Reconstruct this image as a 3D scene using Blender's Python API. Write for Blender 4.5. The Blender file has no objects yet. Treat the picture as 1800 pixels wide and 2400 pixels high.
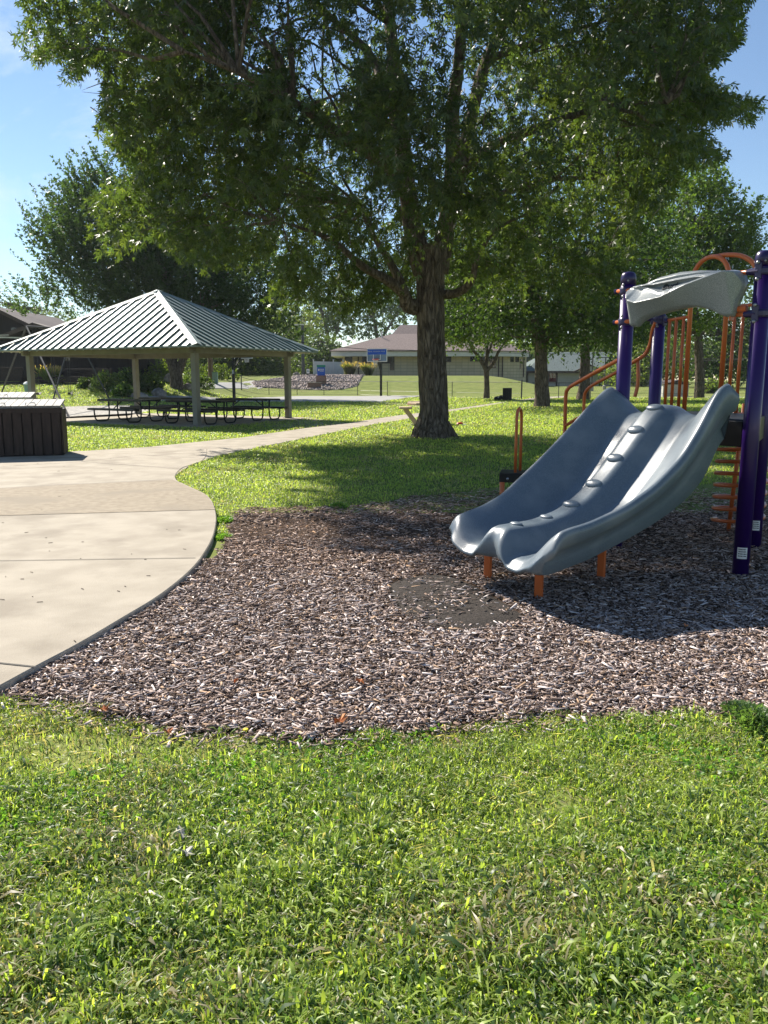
import bpy, bmesh, math, random
import numpy as np
from mathutils import Vector, Matrix
R = math.radians
S = bpy.context.scene
COL = S.collection
# ------------------------------------------------------------------ camera
FPX = 1850.0; PITCH = math.atan(314/1850); EYE = 1.55
cam = bpy.data.objects.new('camera', bpy.data.cameras.new('camera')); COL.objects.link(cam)
cam.data.sensor_fit = 'VERTICAL'; cam.data.sensor_height = 36; cam.data.lens = 36*FPX/2400
cam.data.clip_end = 3000; cam.data.clip_start = .05
cam.location = (0, 0, EYE); cam.rotation_euler = (math.pi/2-PITCH, 0, 0)
S.camera = cam
# ------------------------------------------------------------------ sky, sun, exposure
SUN_EL = R(38); SUN_AZ = math.atan2(-.6, .8)          # measured from +Y towards +X
S.view_settings.view_transform = 'Standard'; S.view_settings.look = 'None'
S.view_settings.exposure = .97; S.view_settings.gamma = 1
w = bpy.data.worlds.new('World'); S.world = w; w.use_nodes = True
nt = w.node_tree; bg = nt.nodes['Background']
sky = nt.nodes.new('ShaderNodeTexSky'); sky.sky_type = 'NISHITA'; sky.sun_disc = False
sky.sun_elevation = SUN_EL; sky.sun_rotation = SUN_AZ; sky.air_density = 1.0; sky.dust_density = 0; sky.ozone_density = 2.6
tc = nt.nodes.new('ShaderNodeTexCoord')
# thin cirrus wisps: noise over the sky direction
mp = nt.nodes.new('ShaderNodeMapping'); mp.inputs['Rotation'].default_value = (0, R(50), R(20)); mp.inputs['Scale'].default_value = (2.2, 9, 7)
n1 = nt.nodes.new('ShaderNodeTexNoise'); n1.inputs['Scale'].default_value = 1.3; n1.inputs['Detail'].default_value = 9; n1.inputs['Roughness'].default_value = .62
n1.inputs['Distortion'].default_value = .35
rp = nt.nodes.new('ShaderNodeValToRGB'); rp.color_ramp.elements[0].position = .45; rp.color_ramp.elements[1].position = .80
dt = nt.nodes.new('ShaderNodeVectorMath'); dt.operation = 'DOT_PRODUCT'
dv = Vector((-.42, .87, .31)).normalized(); dt.inputs[1].default_value = dv
rm = nt.nodes.new('ShaderNodeMapRange'); rm.inputs['From Min'].default_value = .975; rm.inputs['From Max'].default_value = 1.0; rm.interpolation_type = 'SMOOTHSTEP'
mu = nt.nodes.new('ShaderNodeMath'); mu.operation = 'MULTIPLY'
mx = nt.nodes.new('ShaderNodeMixRGB'); mx.inputs['Color2'].default_value = (7.0, 7.6, 8.4, 1)
L = nt.links.new
L(tc.outputs['Generated'], mp.inputs['Vector']); L(mp.outputs[0], n1.inputs['Vector']); L(n1.outputs['Fac'], rp.inputs[0])
L(tc.outputs['Generated'], dt.inputs[0]); L(dt.outputs['Value'], rm.inputs['Value'])
L(rp.outputs[0], mu.inputs[0]); L(rm.outputs[0], mu.inputs[1]); L(mu.outputs[0], mx.inputs['Fac'])
L(sky.outputs[0], mx.inputs['Color1']); L(mx.outputs[0], bg.inputs['Color'])
bg.inputs['Strength'].default_value = .073
sl = bpy.data.lights.new('sun', 'SUN'); sl.energy = 5; sl.angle = R(.53); sl.color = (1, .93, .82)
so = bpy.data.objects.new('sun', sl); COL.objects.link(so)
SD = Vector((math.cos(SUN_EL)*math.sin(SUN_AZ), math.cos(SUN_EL)*math.cos(SUN_AZ), math.sin(SUN_EL)))
so.rotation_euler = SD.to_track_quat('Z', 'Y').to_euler(); so.location = (-20, 20, 30)
S.cycles.max_bounces = 6; S.cycles.transparent_max_bounces = 6; S.cycles.transmission_bounces = 4
S.cycles.diffuse_bounces = 3; S.cycles.glossy_bounces = 3
S.cycles.caustics_reflective = False; S.cycles.caustics_refractive = False
S.cycles.sample_clamp_indirect = 4

# ------------------------------------------------------------------ measuring helpers (photo pixel -> point of the place)
cp, sp = math.cos(PITCH), math.sin(PITCH)
def ray(x, y):
    a = (x-900)/FPX; b = -(y-1200)/FPX
    return np.array([a, cp+b*sp, -sp+b*cp])
def ss(x, a, b):
    t = np.clip((x-a)/(b-a), 0, 1); return t*t*(3-2*t)
def terr(x, y):
    x = np.asarray(x, float); y = np.asarray(y, float)
    base = .03*ss(y, 8.5, 11)
    left = ss(-x, 11, 17)*np.minimum(.058*np.maximum(0, y-38), 1.3)
    k = 1-.78*ss(x, 12, 21)
    back = ss(y, 73, 97)*1.8*k
    return base+np.maximum(left, back)
def tz(x, y): return float(terr(x, y))
def G(x, y, z=0.0):
    d = ray(x, y); t = (z-EYE)/d[2]; return Vector((d[0]*t, d[1]*t, z))
def T(x, y):
    d = ray(x, y); t = 2.0
    while t < 400:
        if EYE+d[2]*t <= tz(d[0]*t, d[1]*t): break
        t += .05
    return Vector((d[0]*t, d[1]*t, tz(d[0]*t, d[1]*t)))
def D(x, y, Y):
    d = ray(x, y); t = Y/d[1]; return Vector((d[0]*t, Y, EYE+d[2]*t))
def onplane(x, y, P, n):
    d = ray(x, y); o = np.array([0, 0, EYE]); n = np.array([n[0], n[1], 0.0])
    t = ((np.array([P[0], P[1], 0])-o)@n)/(d@n); return Vector(o+d*t)
def proj(P):
    P = np.asarray(P, float); x = P[..., 0]; y = P[..., 1]; z = P[..., 2]-EYE
    c = y*cp-z*sp; u = y*sp+z*cp
    return 900+FPX*x/c, 1200-FPX*u/c
def inpoly(x, y, poly):
    x = np.asarray(x); y = np.asarray(y); r = np.zeros(x.shape, bool); n = len(poly); j = n-1
    for i in range(n):
        xi, yi = poly[i][0], poly[i][1]; xj, yj = poly[j][0], poly[j][1]
        if yi != yj:
            r ^= ((yi > y) != (yj > y)) & (x < (xj-xi)*(y-yi)/(yj-yi)+xi)
        j = i
    return r
def vn(x, y, s, seed=0):
    x = np.asarray(x)*s+seed*17.3; y = np.asarray(y)*s+seed*31.7
    xi = np.floor(x).astype(np.int64); yi = np.floor(y).astype(np.int64); fx = x-xi; fy = y-yi
    fx = fx*fx*(3-2*fx); fy = fy*fy*(3-2*fy)
    def h(a, b):
        v = np.sin(a*127.1+b*311.7+seed*7.7)*43758.5453; return v-np.floor(v)
    return (h(xi, yi)*(1-fx)+h(xi+1, yi)*fx)*(1-fy)+(h(xi, yi+1)*(1-fx)+h(xi+1, yi+1)*fx)*fy

# ------------------------------------------------------------------ materials
def mat(name, c1, c2=None, scale=5, rough=.8, metal=0, bump=0, bscale=None, detail=5, spec=.3, coat=0, lo=.35, hi=.65, stretch=None, c3=None, s3=1.0, trans=0, coord='Object'):
    m = bpy.data.materials.new(name); m.use_nodes = True; t = m.node_tree; N = t.nodes; lk = t.links.new
    b = N['Principled BSDF']; b.inputs['Roughness'].default_value = rough; b.inputs['Metallic'].default_value = metal
    b.inputs['Specular IOR Level'].default_value = spec; b.inputs['Coat Weight'].default_value = coat
    b.inputs['Coat Roughness'].default_value = .12
    b.inputs['Base Color'].default_value = (*c1, 1)
    g = N.new('ShaderNodeTexCoord'); mpp = N.new('ShaderNodeMapping'); lk(g.outputs[coord], mpp.inputs[0])
    if stretch: mpp.inputs['Scale'].default_value = stretch
    if c2:
        n = N.new('ShaderNodeTexNoise'); n.inputs['Scale'].default_value = scale; n.inputs['Detail'].default_value = detail
        lk(mpp.outputs[0], n.inputs['Vector'])
        r = N.new('ShaderNodeValToRGB'); r.color_ramp.elements[0].position = lo; r.color_ramp.elements[1].position = hi
        r.color_ramp.elements[0].color = (*c1, 1); r.color_ramp.elements[1].color = (*c2, 1); lk(n.outputs['Fac'], r.inputs[0])
        out = r.outputs[0]
        if c3:
            n3 = N.new('ShaderNodeTexNoise'); n3.inputs['Scale'].default_value = s3; n3.inputs['Detail'].default_value = 4; lk(mpp.outputs[0], n3.inputs['Vector'])
            r3 = N.new('ShaderNodeMapRange'); r3.inputs['From Min'].default_value = .5; r3.inputs['From Max'].default_value = .68; lk(n3.outputs['Fac'], r3.inputs['Value'])
            mxx = N.new('ShaderNodeMixRGB'); lk(r3.outputs[0], mxx.inputs['Fac']); lk(out, mxx.inputs['Color1']); mxx.inputs['Color2'].default_value = (*c3, 1); out = mxx.outputs[0]
        lk(out, b.inputs['Base Color'])
    if bump:
        nb = N.new('ShaderNodeTexNoise'); nb.inputs['Scale'].default_value = bscale or scale; nb.inputs['Detail'].default_value = 6; lk(mpp.outputs[0], nb.inputs['Vector'])
        bp = N.new('ShaderNodeBump'); bp.inputs['Strength'].default_value = bump; bp.inputs['Distance'].default_value = .02
        lk(nb.outputs['Fac'], bp.inputs['Height']); lk(bp.outputs[0], b.inputs['Normal'])
    if trans:
        b.inputs['Transmission Weight'].default_value = trans
    return m
def leafmat(name, gain=1.0, transl=.5, rough=.45, tint=(1.25, 1.35, .42), spec=.5):
    """colour from the vertex attribute 'col', light coming through the thin leaf"""
    m = bpy.data.materials.new(name); m.use_nodes = True; t = m.node_tree; N = t.nodes; lk = t.links.new
    out = N['Material Output']; b = N['Principled BSDF']; b.inputs['Roughness'].default_value = rough; b.inputs['Specular IOR Level'].default_value = spec
    a = N.new('ShaderNodeAttribute'); a.attribute_name = 'col'
    lk(a.outputs['Color'], b.inputs['Base Color'])
    tr = N.new('ShaderNodeBsdfTranslucent'); mm = N.new('ShaderNodeMixRGB'); mm.blend_type = 'MULTIPLY'; mm.inputs['Fac'].default_value = 1
    mm.inputs['Color2'].default_value = (*[v*gain for v in tint], 1); lk(a.outputs['Color'], mm.inputs['Color1']); lk(mm.outputs[0], tr.inputs['Color'])
    ad = N.new('ShaderNodeMixShader'); ad.inputs[0].default_value = transl; lk(b.outputs[0], ad.inputs[1]); lk(tr.outputs[0], ad.inputs[2]); lk(ad.outputs[0], out.inputs['Surface'])
    return m
def attrmat(name, rough=.85, spec=.2):
    m = bpy.data.materials.new(name); m.use_nodes = True; t = m.node_tree; b = t.nodes['Principled BSDF']
    a = t.nodes.new('ShaderNodeAttribute'); a.attribute_name = 'col'; t.links.new(a.outputs['Color'], b.inputs['Base Color'])
    b.inputs['Roughness'].default_value = rough; b.inputs['Specular IOR Level'].default_value = spec
    return m

def barkmat():
    m = bpy.data.materials.new('bark'); m.use_nodes = True; t = m.node_tree; N = t.nodes; lk = t.links.new; b = N['Principled BSDF']
    g = N.new('ShaderNodeTexCoord'); mpp = N.new('ShaderNodeMapping'); mpp.inputs['Scale'].default_value = (9, 9, 1.9); lk(g.outputs['Object'], mpp.inputs[0])
    n = N.new('ShaderNodeTexNoise'); n.inputs['Scale'].default_value = 1.6; n.inputs['Detail'].default_value = 7; n.inputs['Roughness'].default_value = .65; lk(mpp.outputs[0], n.inputs['Vector'])
    v = N.new('ShaderNodeTexVoronoi'); v.feature = 'DISTANCE_TO_EDGE'; v.inputs['Scale'].default_value = 1.9
    vm = N.new('ShaderNodeMixRGB'); vm.inputs['Fac'].default_value = .35; lk(mpp.outputs[0], vm.inputs['Color1']); lk(n.outputs['Color'], vm.inputs['Color2']); lk(vm.outputs[0], v.inputs['Vector'])
    r = N.new('ShaderNodeValToRGB'); e = r.color_ramp.elements; e[0].position = .3; e[0].color = (.06, .046, .035, 1); e[1].position = .70; e[1].color = (.34, .275, .215, 1); lk(n.outputs['Fac'], r.inputs[0])
    lk(r.outputs[0], b.inputs['Base Color']); b.inputs['Roughness'].default_value = .95; b.inputs['Specular IOR Level'].default_value = .1
    mr = N.new('ShaderNodeMapRange'); mr.inputs['From Max'].default_value = .14; lk(v.outputs['Distance'], mr.inputs['Value'])
    ad = N.new('ShaderNodeMath'); ad.operation = 'ADD'; lk(mr.outputs[0], ad.inputs[0]); lk(n.outputs['Fac'], ad.inputs[1])
    bp = N.new('ShaderNodeBump'); bp.inputs['Strength'].default_value = 1; bp.inputs['Distance'].default_value = .14; lk(ad.outputs[0], bp.inputs['Height']); lk(bp.outputs[0], b.inputs['Normal'])
    return m
def blockmat(name, c1, c2, bw=.4, bh=.2, mortar=.012, mcol=(.35, .33, .28)):
    m = mat(name, c1); t = m.node_tree; N = t.nodes; lk = t.links.new; b = N['Principled BSDF']
    g = N.new('ShaderNodeTexCoord'); sx = N.new('ShaderNodeSeparateXYZ'); lk(g.outputs['Object'], sx.inputs[0])
    ad = N.new('ShaderNodeMath'); ad.operation = 'ADD'; lk(sx.outputs['X'], ad.inputs[0]); lk(sx.outputs['Y'], ad.inputs[1])
    cx = N.new('ShaderNodeCombineXYZ'); lk(ad.outputs[0], cx.inputs['X']); lk(sx.outputs['Z'], cx.inputs['Y'])
    br = N.new('ShaderNodeTexBrick'); br.inputs['Scale'].default_value = 1; br.inputs['Brick Width'].default_value = bw; br.inputs['Row Height'].default_value = bh
    br.inputs['Mortar Size'].default_value = mortar; br.inputs['Color1'].default_value = (*c1, 1); br.inputs['Color2'].default_value = (*c2, 1); br.inputs['Mortar'].default_value = (*mcol, 1)
    br.offset = 0 if bh == bw/2 else .5
    lk(cx.outputs[0], br.inputs['Vector']); lk(br.outputs['Color'], b.inputs['Base Color'])
    return m

M = {}
M['concrete'] = mat('concrete', (.35, .305, .24), (.42, .37, .295), 3.0, .9, bump=.25, bscale=120, c3=(.29, .25, .195), s3=1.7)
M['concrete_brown'] = mat('concrete_brown', (.29, .24, .175), (.37, .31, .23), 12.0, .92, bump=.4, bscale=150, c3=(.29, .245, .185), s3=1.5)
M['concrete_side'] = mat('concrete_side', (.30, .28, .25), (.40, .37, .32), 14, .95, bump=.6, bscale=40)
M['court'] = mat('court', (.29, .285, .275), (.36, .35, .33), 1, .9)
M['soil_grass'] = mat('soil_grass', (.15, .185, .05), (.22, .25, .075), 1.2, 1, bump=.6, bscale=9, spec=.05, c3=(.20, .215, .075), s3=.22)
M['mulch_soil'] = mat('mulch_soil', (.045, .03, .022), (.13, .09, .065), 22, 1, bump=1, bscale=45, spec=.05)
M['gravel'] = mat('gravel', (.22, .20, .17), (.5, .47, .42), 9, .95, bump=1, bscale=10)
M['rock'] = mat('rock', (.14, .12, .10), (.34, .30, .265), 3, .95, bump=.8, bscale=9)
M['chip'] = attrmat('chip'); M['blade'] = leafmat('blade', 1.6, .5, .42, (1.12, 1.15, .45), spec=.45)
M['leaf'] = leafmat('leaf', 2.5, .45, .45, (1.25, 1.3, .40), spec=.5)
M['farleaf'] = leafmat('farleaf', 2.0, .42, .5, spec=.3)
M['bark'] = barkmat()
M['rubber'] = mat('rubber', (.022, .018, .015), (.06, .048, .04), 60, .95, bump=.5, bscale=160)
M['slide'] = mat('slide', (.078, .106, .135), (.175, .215, .25), 330, .36, detail=2, spec=.5, lo=.42, hi=.62, c3=(.17, .20, .225), s3=3.5)
M['panel'] = mat('panel', (.15, .172, .182), (.36, .385, .395), 300, .30, detail=2, spec=.5, lo=.42, hi=.62)
M['purple'] = mat('purple', (.020, .004, .085), (.028, .006, .105), 2, .3, coat=.12, spec=.35)
M['purple_cast'] = mat('purple_cast', (.012, .006, .05), (.02, .01, .08), 6, .3, spec=.5)
M['orange'] = mat('orange', (.50, .115, .03), (.58, .145, .04), 3, .32, coat=.25)
M['black'] = mat('black', (.012, .012, .013), (.022, .021, .021), 8, .45)
M['black_mesh'] = mat('black_mesh', (.010, .010, .011), (.018, .018, .018), 30, .4)
M['steel'] = mat('steel', (.35, .36, .37), (.25, .25, .26), 10, .35, .8)
M['galv'] = mat('galv', (.05, .05, .055), (.08, .08, .08), 10, .7, 0)
M['fence_metal'] = mat('fence_metal', (.07, .07, .07), (.1, .1, .1), 10, .5, .5)
M['roof_metal'] = mat('roof_metal', (.20, .26, .25), (.25, .31, .30), .8, .6, .1, spec=.35)
M['roof_seam'] = mat('roof_seam', (.09, .15, .14), (.12, .18, .17), 2, .4, .1)  # darker than the roof sheets: the shade on the seams is put into their colour
M['soffit'] = mat('soffit', (.50, .47, .37), (.56, .53, .43), 2, .7)
M['post_paint'] = mat('post_paint', (.20, .19, .16), (.24, .23, .195), 3, .6)
M['wood_dark'] = mat('wood_dark', (.024, .016, .013), (.048, .032, .026), 4, .7, bump=.3, bscale=20, stretch=(6, 6, 1))
M['wood_grey'] = mat('wood_grey', (.09, .088, .085), (.20, .195, .19), 5, .6, bump=.3, bscale=22, stretch=(8, 1, 1))
M['siding'] = mat('siding', (.018, .014, .014), (.032, .026, .025), 3, .8, stretch=(5, 5, .3))
M['trim_brown'] = mat('trim_brown', (.07, .05, .045), (.10, .075, .065), 4, .7)
M['shingle_brown'] = mat('shingle_brown', (.175, .132, .118), (.25, .195, .178), 6, .95, bump=.5, bscale=14)
M['shingle_green'] = mat('shingle_green', (.10, .135, .13), (.15, .185, .175), 5, .95, bump=.5, bscale=14)
M['shingle_dark'] = mat('shingle_dark', (.05, .045, .045), (.09, .08, .08), 5, .95)
M['fascia'] = mat('fascia', (.60, .57, .52), (.66, .63, .58), 2, .7)
M['block'] = blockmat('block', (.52, .44, .29), (.60, .51, .345), .8, .4, .03, (.36, .31, .21))
M['white_wall'] = mat('white_wall', (.48, .46, .42), (.54, .52, .48), 2, .8)
M['red_trim'] = mat('red_trim', (.12, .02, .018), (.16, .03, .025), 3, .7)
M['white'] = mat('white', (.78, .78, .76), (.7, .7, .69), 5, .5)
M['vinyl'] = mat('vinyl', (.62, .62, .60), (.55, .55, .53), 2, .5)
M['glass_dark'] = mat('glass_dark', (.015, .018, .02), (.03, .035, .04), 1.5, .08, spec=.7)
M['glass'] = mat('glass', (.20, .30, .42), None, 1, .08, spec=.6); M['glass'].node_tree.nodes['Principled BSDF'].inputs['Alpha'].default_value = .6
M['blue'] = mat('blue', (.02, .10, .50), (.03, .12, .58), 3, .4)
M['teal'] = mat('teal', (.03, .22, .17), (.04, .27, .2), 3, .5)
M['red'] = mat('red', (.55, .04, .03), (.6, .06, .04), 3, .4)
M['brick'] = blockmat('brick', (.20, .10, .075), (.27, .14, .10), .25, .08, .01, (.3, .27, .24))
M['table_tan'] = mat('table_tan', (.48, .36, .24), (.56, .43, .30), 6, .85, bump=.3, bscale=50)
M['wood_pole'] = mat('wood_pole', (.14, .095, .065), (.24, .17, .12), 3, .9, stretch=(6, 6, .5))
M['bin_green'] = mat('bin_green', (.22, .33, .29), (.27, .38, .33), 3, .5)
M['deadleaf'] = mat('deadleaf', (.45, .13, .04), (.55, .25, .09), 30, .7)
M['paleleaf'] = mat('paleleaf', (.55, .53, .48), (.36, .33, .29), 25, .8)
M['yellow'] = mat('yellow', (.85, .6, .02), (.9, .7, .05), 30, .6)
M['root'] = mat('root', (.16, .105, .075), (.28, .20, .15), 9, .9, bump=.6, bscale=20)
M['twine'] = mat('twine', (.03, .03, .03), None)
M['ink'] = mat('ink', (.03, .035, .04), None)

# ------------------------------------------------------------------ mesh helpers
class MB:
    def __init__(s): s.v = []; s.f = []; s.m = []
    def add(s, v, f, m=0):
        n = len(s.v); s.v += [tuple(p) for p in v]; s.f += [tuple(n+i for i in q) for q in f]; s.m += [m]*len(f); return s
    def box(s, c, size, rz=0, rot=None, m=0, taper=1):
        q = rot or Matrix.Rotation(rz, 3, 'Z'); c = Vector(c); v = []
        for z in (-1, 1):
            k = taper if z > 0 else 1
            for x, y in ((-1, -1), (1, -1), (1, 1), (-1, 1)):
                v.append(c+q@Vector((x*size[0]/2*k, y*size[1]/2*k, z*size[2]/2)))
        return s.add(v, [(3, 2, 1, 0), (4, 5, 6, 7), (0, 1, 5, 4), (1, 2, 6, 5), (2, 3, 7, 6), (3, 0, 4, 7)], m)
    def bar(s, a, b, wd, ht, m=0, up=(0, 0, 1)):
        a = Vector(a); b = Vector(b); d = (b-a).normalized(); u = Vector(up)
        sd = d.cross(u)
        if sd.length < 1e-4: sd = d.cross(Vector((1, 0, 0)))
        sd.normalize(); u = sd.cross(d)
        v = [p+sd*x*wd/2+u*y*ht/2 for p in (a, b) for x, y in ((-1, -1), (1, -1), (1, 1), (-1, 1))]
        return s.add(v, [(3, 2, 1, 0), (4, 5, 6, 7), (0, 1, 5, 4), (1, 2, 6, 5), (2, 3, 7, 6), (3, 0, 4, 7)], m)
    def tube(s, pts, r, n=8, m=0, cap=True):
        pts = [Vector(p) for p in pts]; k = len(pts); rr = r if hasattr(r, '__len__') else [r]*k
        v = []; prev = None
        for i, p in enumerate(pts):
            d = (pts[min(i+1, k-1)]-pts[max(i-1, 0)]).normalized()
            if prev is None:
                a = d.cross(Vector((0, 0, 1)))
                if a.length < .05: a = d.cross(Vector((0, 1, 0)))
            else: a = prev-d*prev.dot(d)
            a.normalize(); b = d.cross(a); prev = a
            for j in range(n):
                t = 2*math.pi*j/n; v.append(p+(a*math.cos(t)+b*math.sin(t))*rr[i])
        f = [(i*n+j, i*n+(j+1) % n, (i+1)*n+(j+1) % n, (i+1)*n+j) for i in range(k-1) for j in range(n)]
        if cap: f += [tuple(range(n-1, -1, -1)), tuple(range((k-1)*n, k*n))]
        return s.add(v, f, m)
    def lathe(s, c, prof, n=16, m=0):
        c = Vector(c); v = [c+Vector((r*math.cos(2*math.pi*j/n), r*math.sin(2*math.pi*j/n), z)) for r, z in prof for j in range(n)]
        k = len(prof); f = [(i*n+j, i*n+(j+1) % n, (i+1)*n+(j+1) % n, (i+1)*n+j) for i in range(k-1) for j in range(n)]
        f += [tuple(range(n-1, -1, -1)), tuple(range((k-1)*n, k*n))]
        return s.add(v, f, m)
    def prism(s, poly, z0, z1, m=0):
        n = len(poly); v = [(p[0], p[1], z0) for p in poly]+[(p[0], p[1], z1) for p in poly]
        return s.add(v, [tuple(range(n-1, -1, -1)), tuple(range(n, 2*n))]+[(i, (i+1) % n, n+(i+1) % n, n+i) for i in range(n)], m)
    def ball(s, c, r, n=8, m=0):
        c = Vector(c); r = r if hasattr(r, '__len__') else (r, r, r); v = []
        for i in range(n//2+1):
            a = math.pi*i/(n//2)
            for j in range(n):
                b = 2*math.pi*j/n; v.append(c+Vector((r[0]*math.sin(a)*math.cos(b), r[1]*math.sin(a)*math.sin(b), r[2]*math.cos(a))))
        return s.add(v, [(i*n+j, (i+1)*n+j, (i+1)*n+(j+1) % n, i*n+(j+1) % n) for i in range(n//2) for j in range(n)], m)
    def build(s, name, mats, parent=None, smooth=False, bevel=0, subsurf=0, loc=None):
        if name in ('rivet', 'bolt') and len(s.v) > 45:      # every bolt head is a piece of its own
            nv = 45 if len(s.v) % 45 == 0 else None; k = 8*5
            for q in range(0, len(s.v), k):
                p = MB(); p.v = s.v[q:q+k]; p.f = [tuple(i-q for i in f) for f in s.f if q <= f[0] < q+k]; p.m = [0]*len(p.f); o = p.build(name, mats, parent, smooth)
            return o
        me = bpy.data.meshes.new(name); v = s.v
        org = Vector((0, 0, 0))
        if loc is not None:
            org = Vector(loc); v = [(p[0]-org.x, p[1]-org.y, p[2]-org.z) for p in v]
        me.from_pydata(v, [], s.f); mats = mats if isinstance(mats, (list, tuple)) else [mats]
        for k in mats: me.materials.append(M[k])
        if len(mats) > 1: me.polygons.foreach_set('material_index', s.m)
        bm = bmesh.new(); bm.from_mesh(me); bmesh.ops.recalc_face_normals(bm, faces=bm.faces); bm.to_mesh(me); bm.free()
        if smooth: me.polygons.foreach_set('use_smooth', [True]*len(me.polygons))
        o = bpy.data.objects.new(name, me); COL.objects.link(o)
        if loc is not None: o.location = org
        if bevel:
            b = o.modifiers.new('b', 'BEVEL'); b.width = bevel; b.segments = 2; b.limit_method = 'ANGLE'; b.angle_limit = R(40)
        if subsurf:
            b = o.modifiers.new('s', 'SUBSURF'); b.levels = subsurf; b.render_levels = subsurf
        if parent is not None: put(o, parent)
        return o
def put(o, parent):
    """parent o keeping its place in the world (parents are only moved, never turned)"""
    pl = Vector(parent.location); q = parent.parent
    while q is not None: pl += Vector(q.location); q = q.parent
    o.parent = parent; o.location = Vector(o.location)-pl
def tag(o, label=None, cat=None, group=None, kind=None):
    if label: o['label'] = label
    if cat: o['category'] = cat
    if group: o['group'] = group
    if kind: o['kind'] = kind
    return o
def empty(name, loc, label, cat, group=None):
    o = bpy.data.objects.new(name, None); COL.objects.link(o); o.location = loc; o.empty_display_size = .2
    return tag(o, label, cat, group)
def big(name, verts, quads, m, cols=None, parent=None, loc=None):
    """numpy arrays -> one mesh"""
    verts = np.asarray(verts, np.float32).reshape(-1, 3)
    if loc is not None: verts = verts-np.array(loc, np.float32)
    me = bpy.data.meshes.new(name); nq = len(quads); k = quads.shape[1]
    me.vertices.add(len(verts)); me.vertices.foreach_set('co', verts.ravel())
    me.loops.add(nq*k); me.loops.foreach_set('vertex_index', quads.ravel().astype(np.int32))
    me.polygons.add(nq); me.polygons.foreach_set('loop_start', np.arange(0, nq*k, k, dtype=np.int32))
    me.update(calc_edges=True)
    if cols is not None:
        a = me.color_attributes.new('col', 'FLOAT_COLOR', 'POINT')
        c = np.ones((len(verts), 4), np.float32); c[:, :3] = cols; a.data.foreach_set('color', c.ravel())
    me.materials.append(M[m]); o = bpy.data.objects.new(name, me); COL.objects.link(o)
    if loc is not None: o.location = loc
    if parent is not None: put(o, parent)
    return o
def sheet(name, A, B, m, n=20, k=4, off=.02, flat=None):
    """a drape between two edges A and B (same direction), lying on the terrain"""
    def res(P, n):
        P = np.array([(p[0], p[1]) for p in P]); d = np.r_[0, np.cumsum(np.linalg.norm(np.diff(P, axis=0), axis=1))]; t = np.linspace(0, d[-1], n)
        return np.c_[np.interp(t, d, P[:, 0]), np.interp(t, d, P[:, 1])]
    a = res(A, n); b = res(B, n); b_ = MB(); v = []
    for i in range(n):
        for j in range(k):
            p = a[i]*(1-j/(k-1))+b[i]*j/(k-1); v.append((p[0], p[1], (tz(*p) if flat is None else flat)+off))
    f = [(i*k+j, (i+1)*k+j, (i+1)*k+j+1, i*k+j+1) for i in range(n-1) for j in range(k-1)]
    b_.add(v, f)
    for j0 in (0, k-1):      # edge faces down into the ground
        v2 = []
        for i in range(n):
            p = v[i*k+j0]; v2 += [p, (p[0], p[1], p[2]-.12)]
        b_.add(v2, [(2*i, 2*i+2, 2*i+3, 2*i+1) for i in range(n-1)])
    o = b_.build(name, m); tag(o, kind='structure'); return o

# ================================================================== SETTING
def ground():
    xs = np.concatenate([np.linspace(-300, -60, 8), np.linspace(-50, 50, 81), np.linspace(60, 300, 8)])
    ys = np.concatenate([[-40, -20, 0, 4, 8], np.linspace(8.5, 12, 8), np.linspace(14, 36, 10), np.linspace(38, 110, 55), [120, 140, 180, 260, 400]])
    X, Y = np.meshgrid(xs, ys); Z = terr(X, Y)
    nx = len(xs); ny = len(ys); v = np.stack([X, Y, Z], -1).reshape(-1, 3)
    i, j = np.meshgrid(np.arange(ny-1), np.arange(nx-1), indexing='ij'); a = (i*nx+j).ravel()
    q = np.stack([a, a+1, a+nx+1, a+nx], -1)
    o = big('ground', v, q, 'soil_grass'); tag(o, kind='structure')
    o.data.polygons.foreach_set('use_smooth', [True]*len(o.data.polygons))
ground()

mulch_px = [(-60, 1612), (0, 1627), (163, 1655), (325, 1692), (488, 1722), (651, 1725), (760, 1736), (922, 1714), (1085, 1698), (1302, 1682), (1519, 1680), (1800, 1687), (1990, 1690),
            (2060, 1400), (2060, 1130), (1800, 1137), (1640, 1141), (1500, 1143), (1300, 1146), (1160, 1148), (1080, 1158), (960, 1168), (900, 1182), (760, 1192), (600, 1193), (548, 1200), (535, 1240), (522, 1290), (400, 1390), (150, 1545)]
MULCH = [tuple(G(x, y)[:2]) for x, y in mulch_px]
plaza_px = [(0, 1607), (84, 1561), (190, 1506), (295, 1443), (365, 1402), (422, 1359), (462, 1321), (485, 1287), (500, 1258), (506, 1232), (508, 1210), (503, 1186), (495, 1169), (481, 1156), (443, 1139), (405, 1122), (422, 1097), (445, 1090), (485, 1076)]
PZ = .06
PLAZA = [tuple(G(x, y, PZ)[:2]) for x, y in plaza_px]
e0, e1 = Vector(PLAZA[0]), Vector(PLAZA[1]); dd = (e0-e1)
PLAZA_FULL = [tuple(e0+dd*12)]+PLAZA+[tuple(G(485, 1040, PZ)[:2]), tuple(G(300, 1050, PZ)[:2]), tuple(G(150, 1060, PZ)[:2]), tuple(G(-100, 1058, PZ)[:2]), tuple(G(-900, 1065, PZ)[:2]), (-14, -6)]
b = MB(); n = len(PLAZA_FULL)
def smooth_poly(P, it=1):
    for _ in range(it):
        Q = []
        for i in range(len(P)):
            a = P[i]; c = P[(i+1) % len(P)]
            Q += [(a[0]*.75+c[0]*.25, a[1]*.75+c[1]*.25), (a[0]*.25+c[0]*.75, a[1]*.25+c[1]*.75)]
        P = Q
    return P
PLAZA_FULL = smooth_poly(PLAZA_FULL, 2); n = len(PLAZA_FULL)
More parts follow.
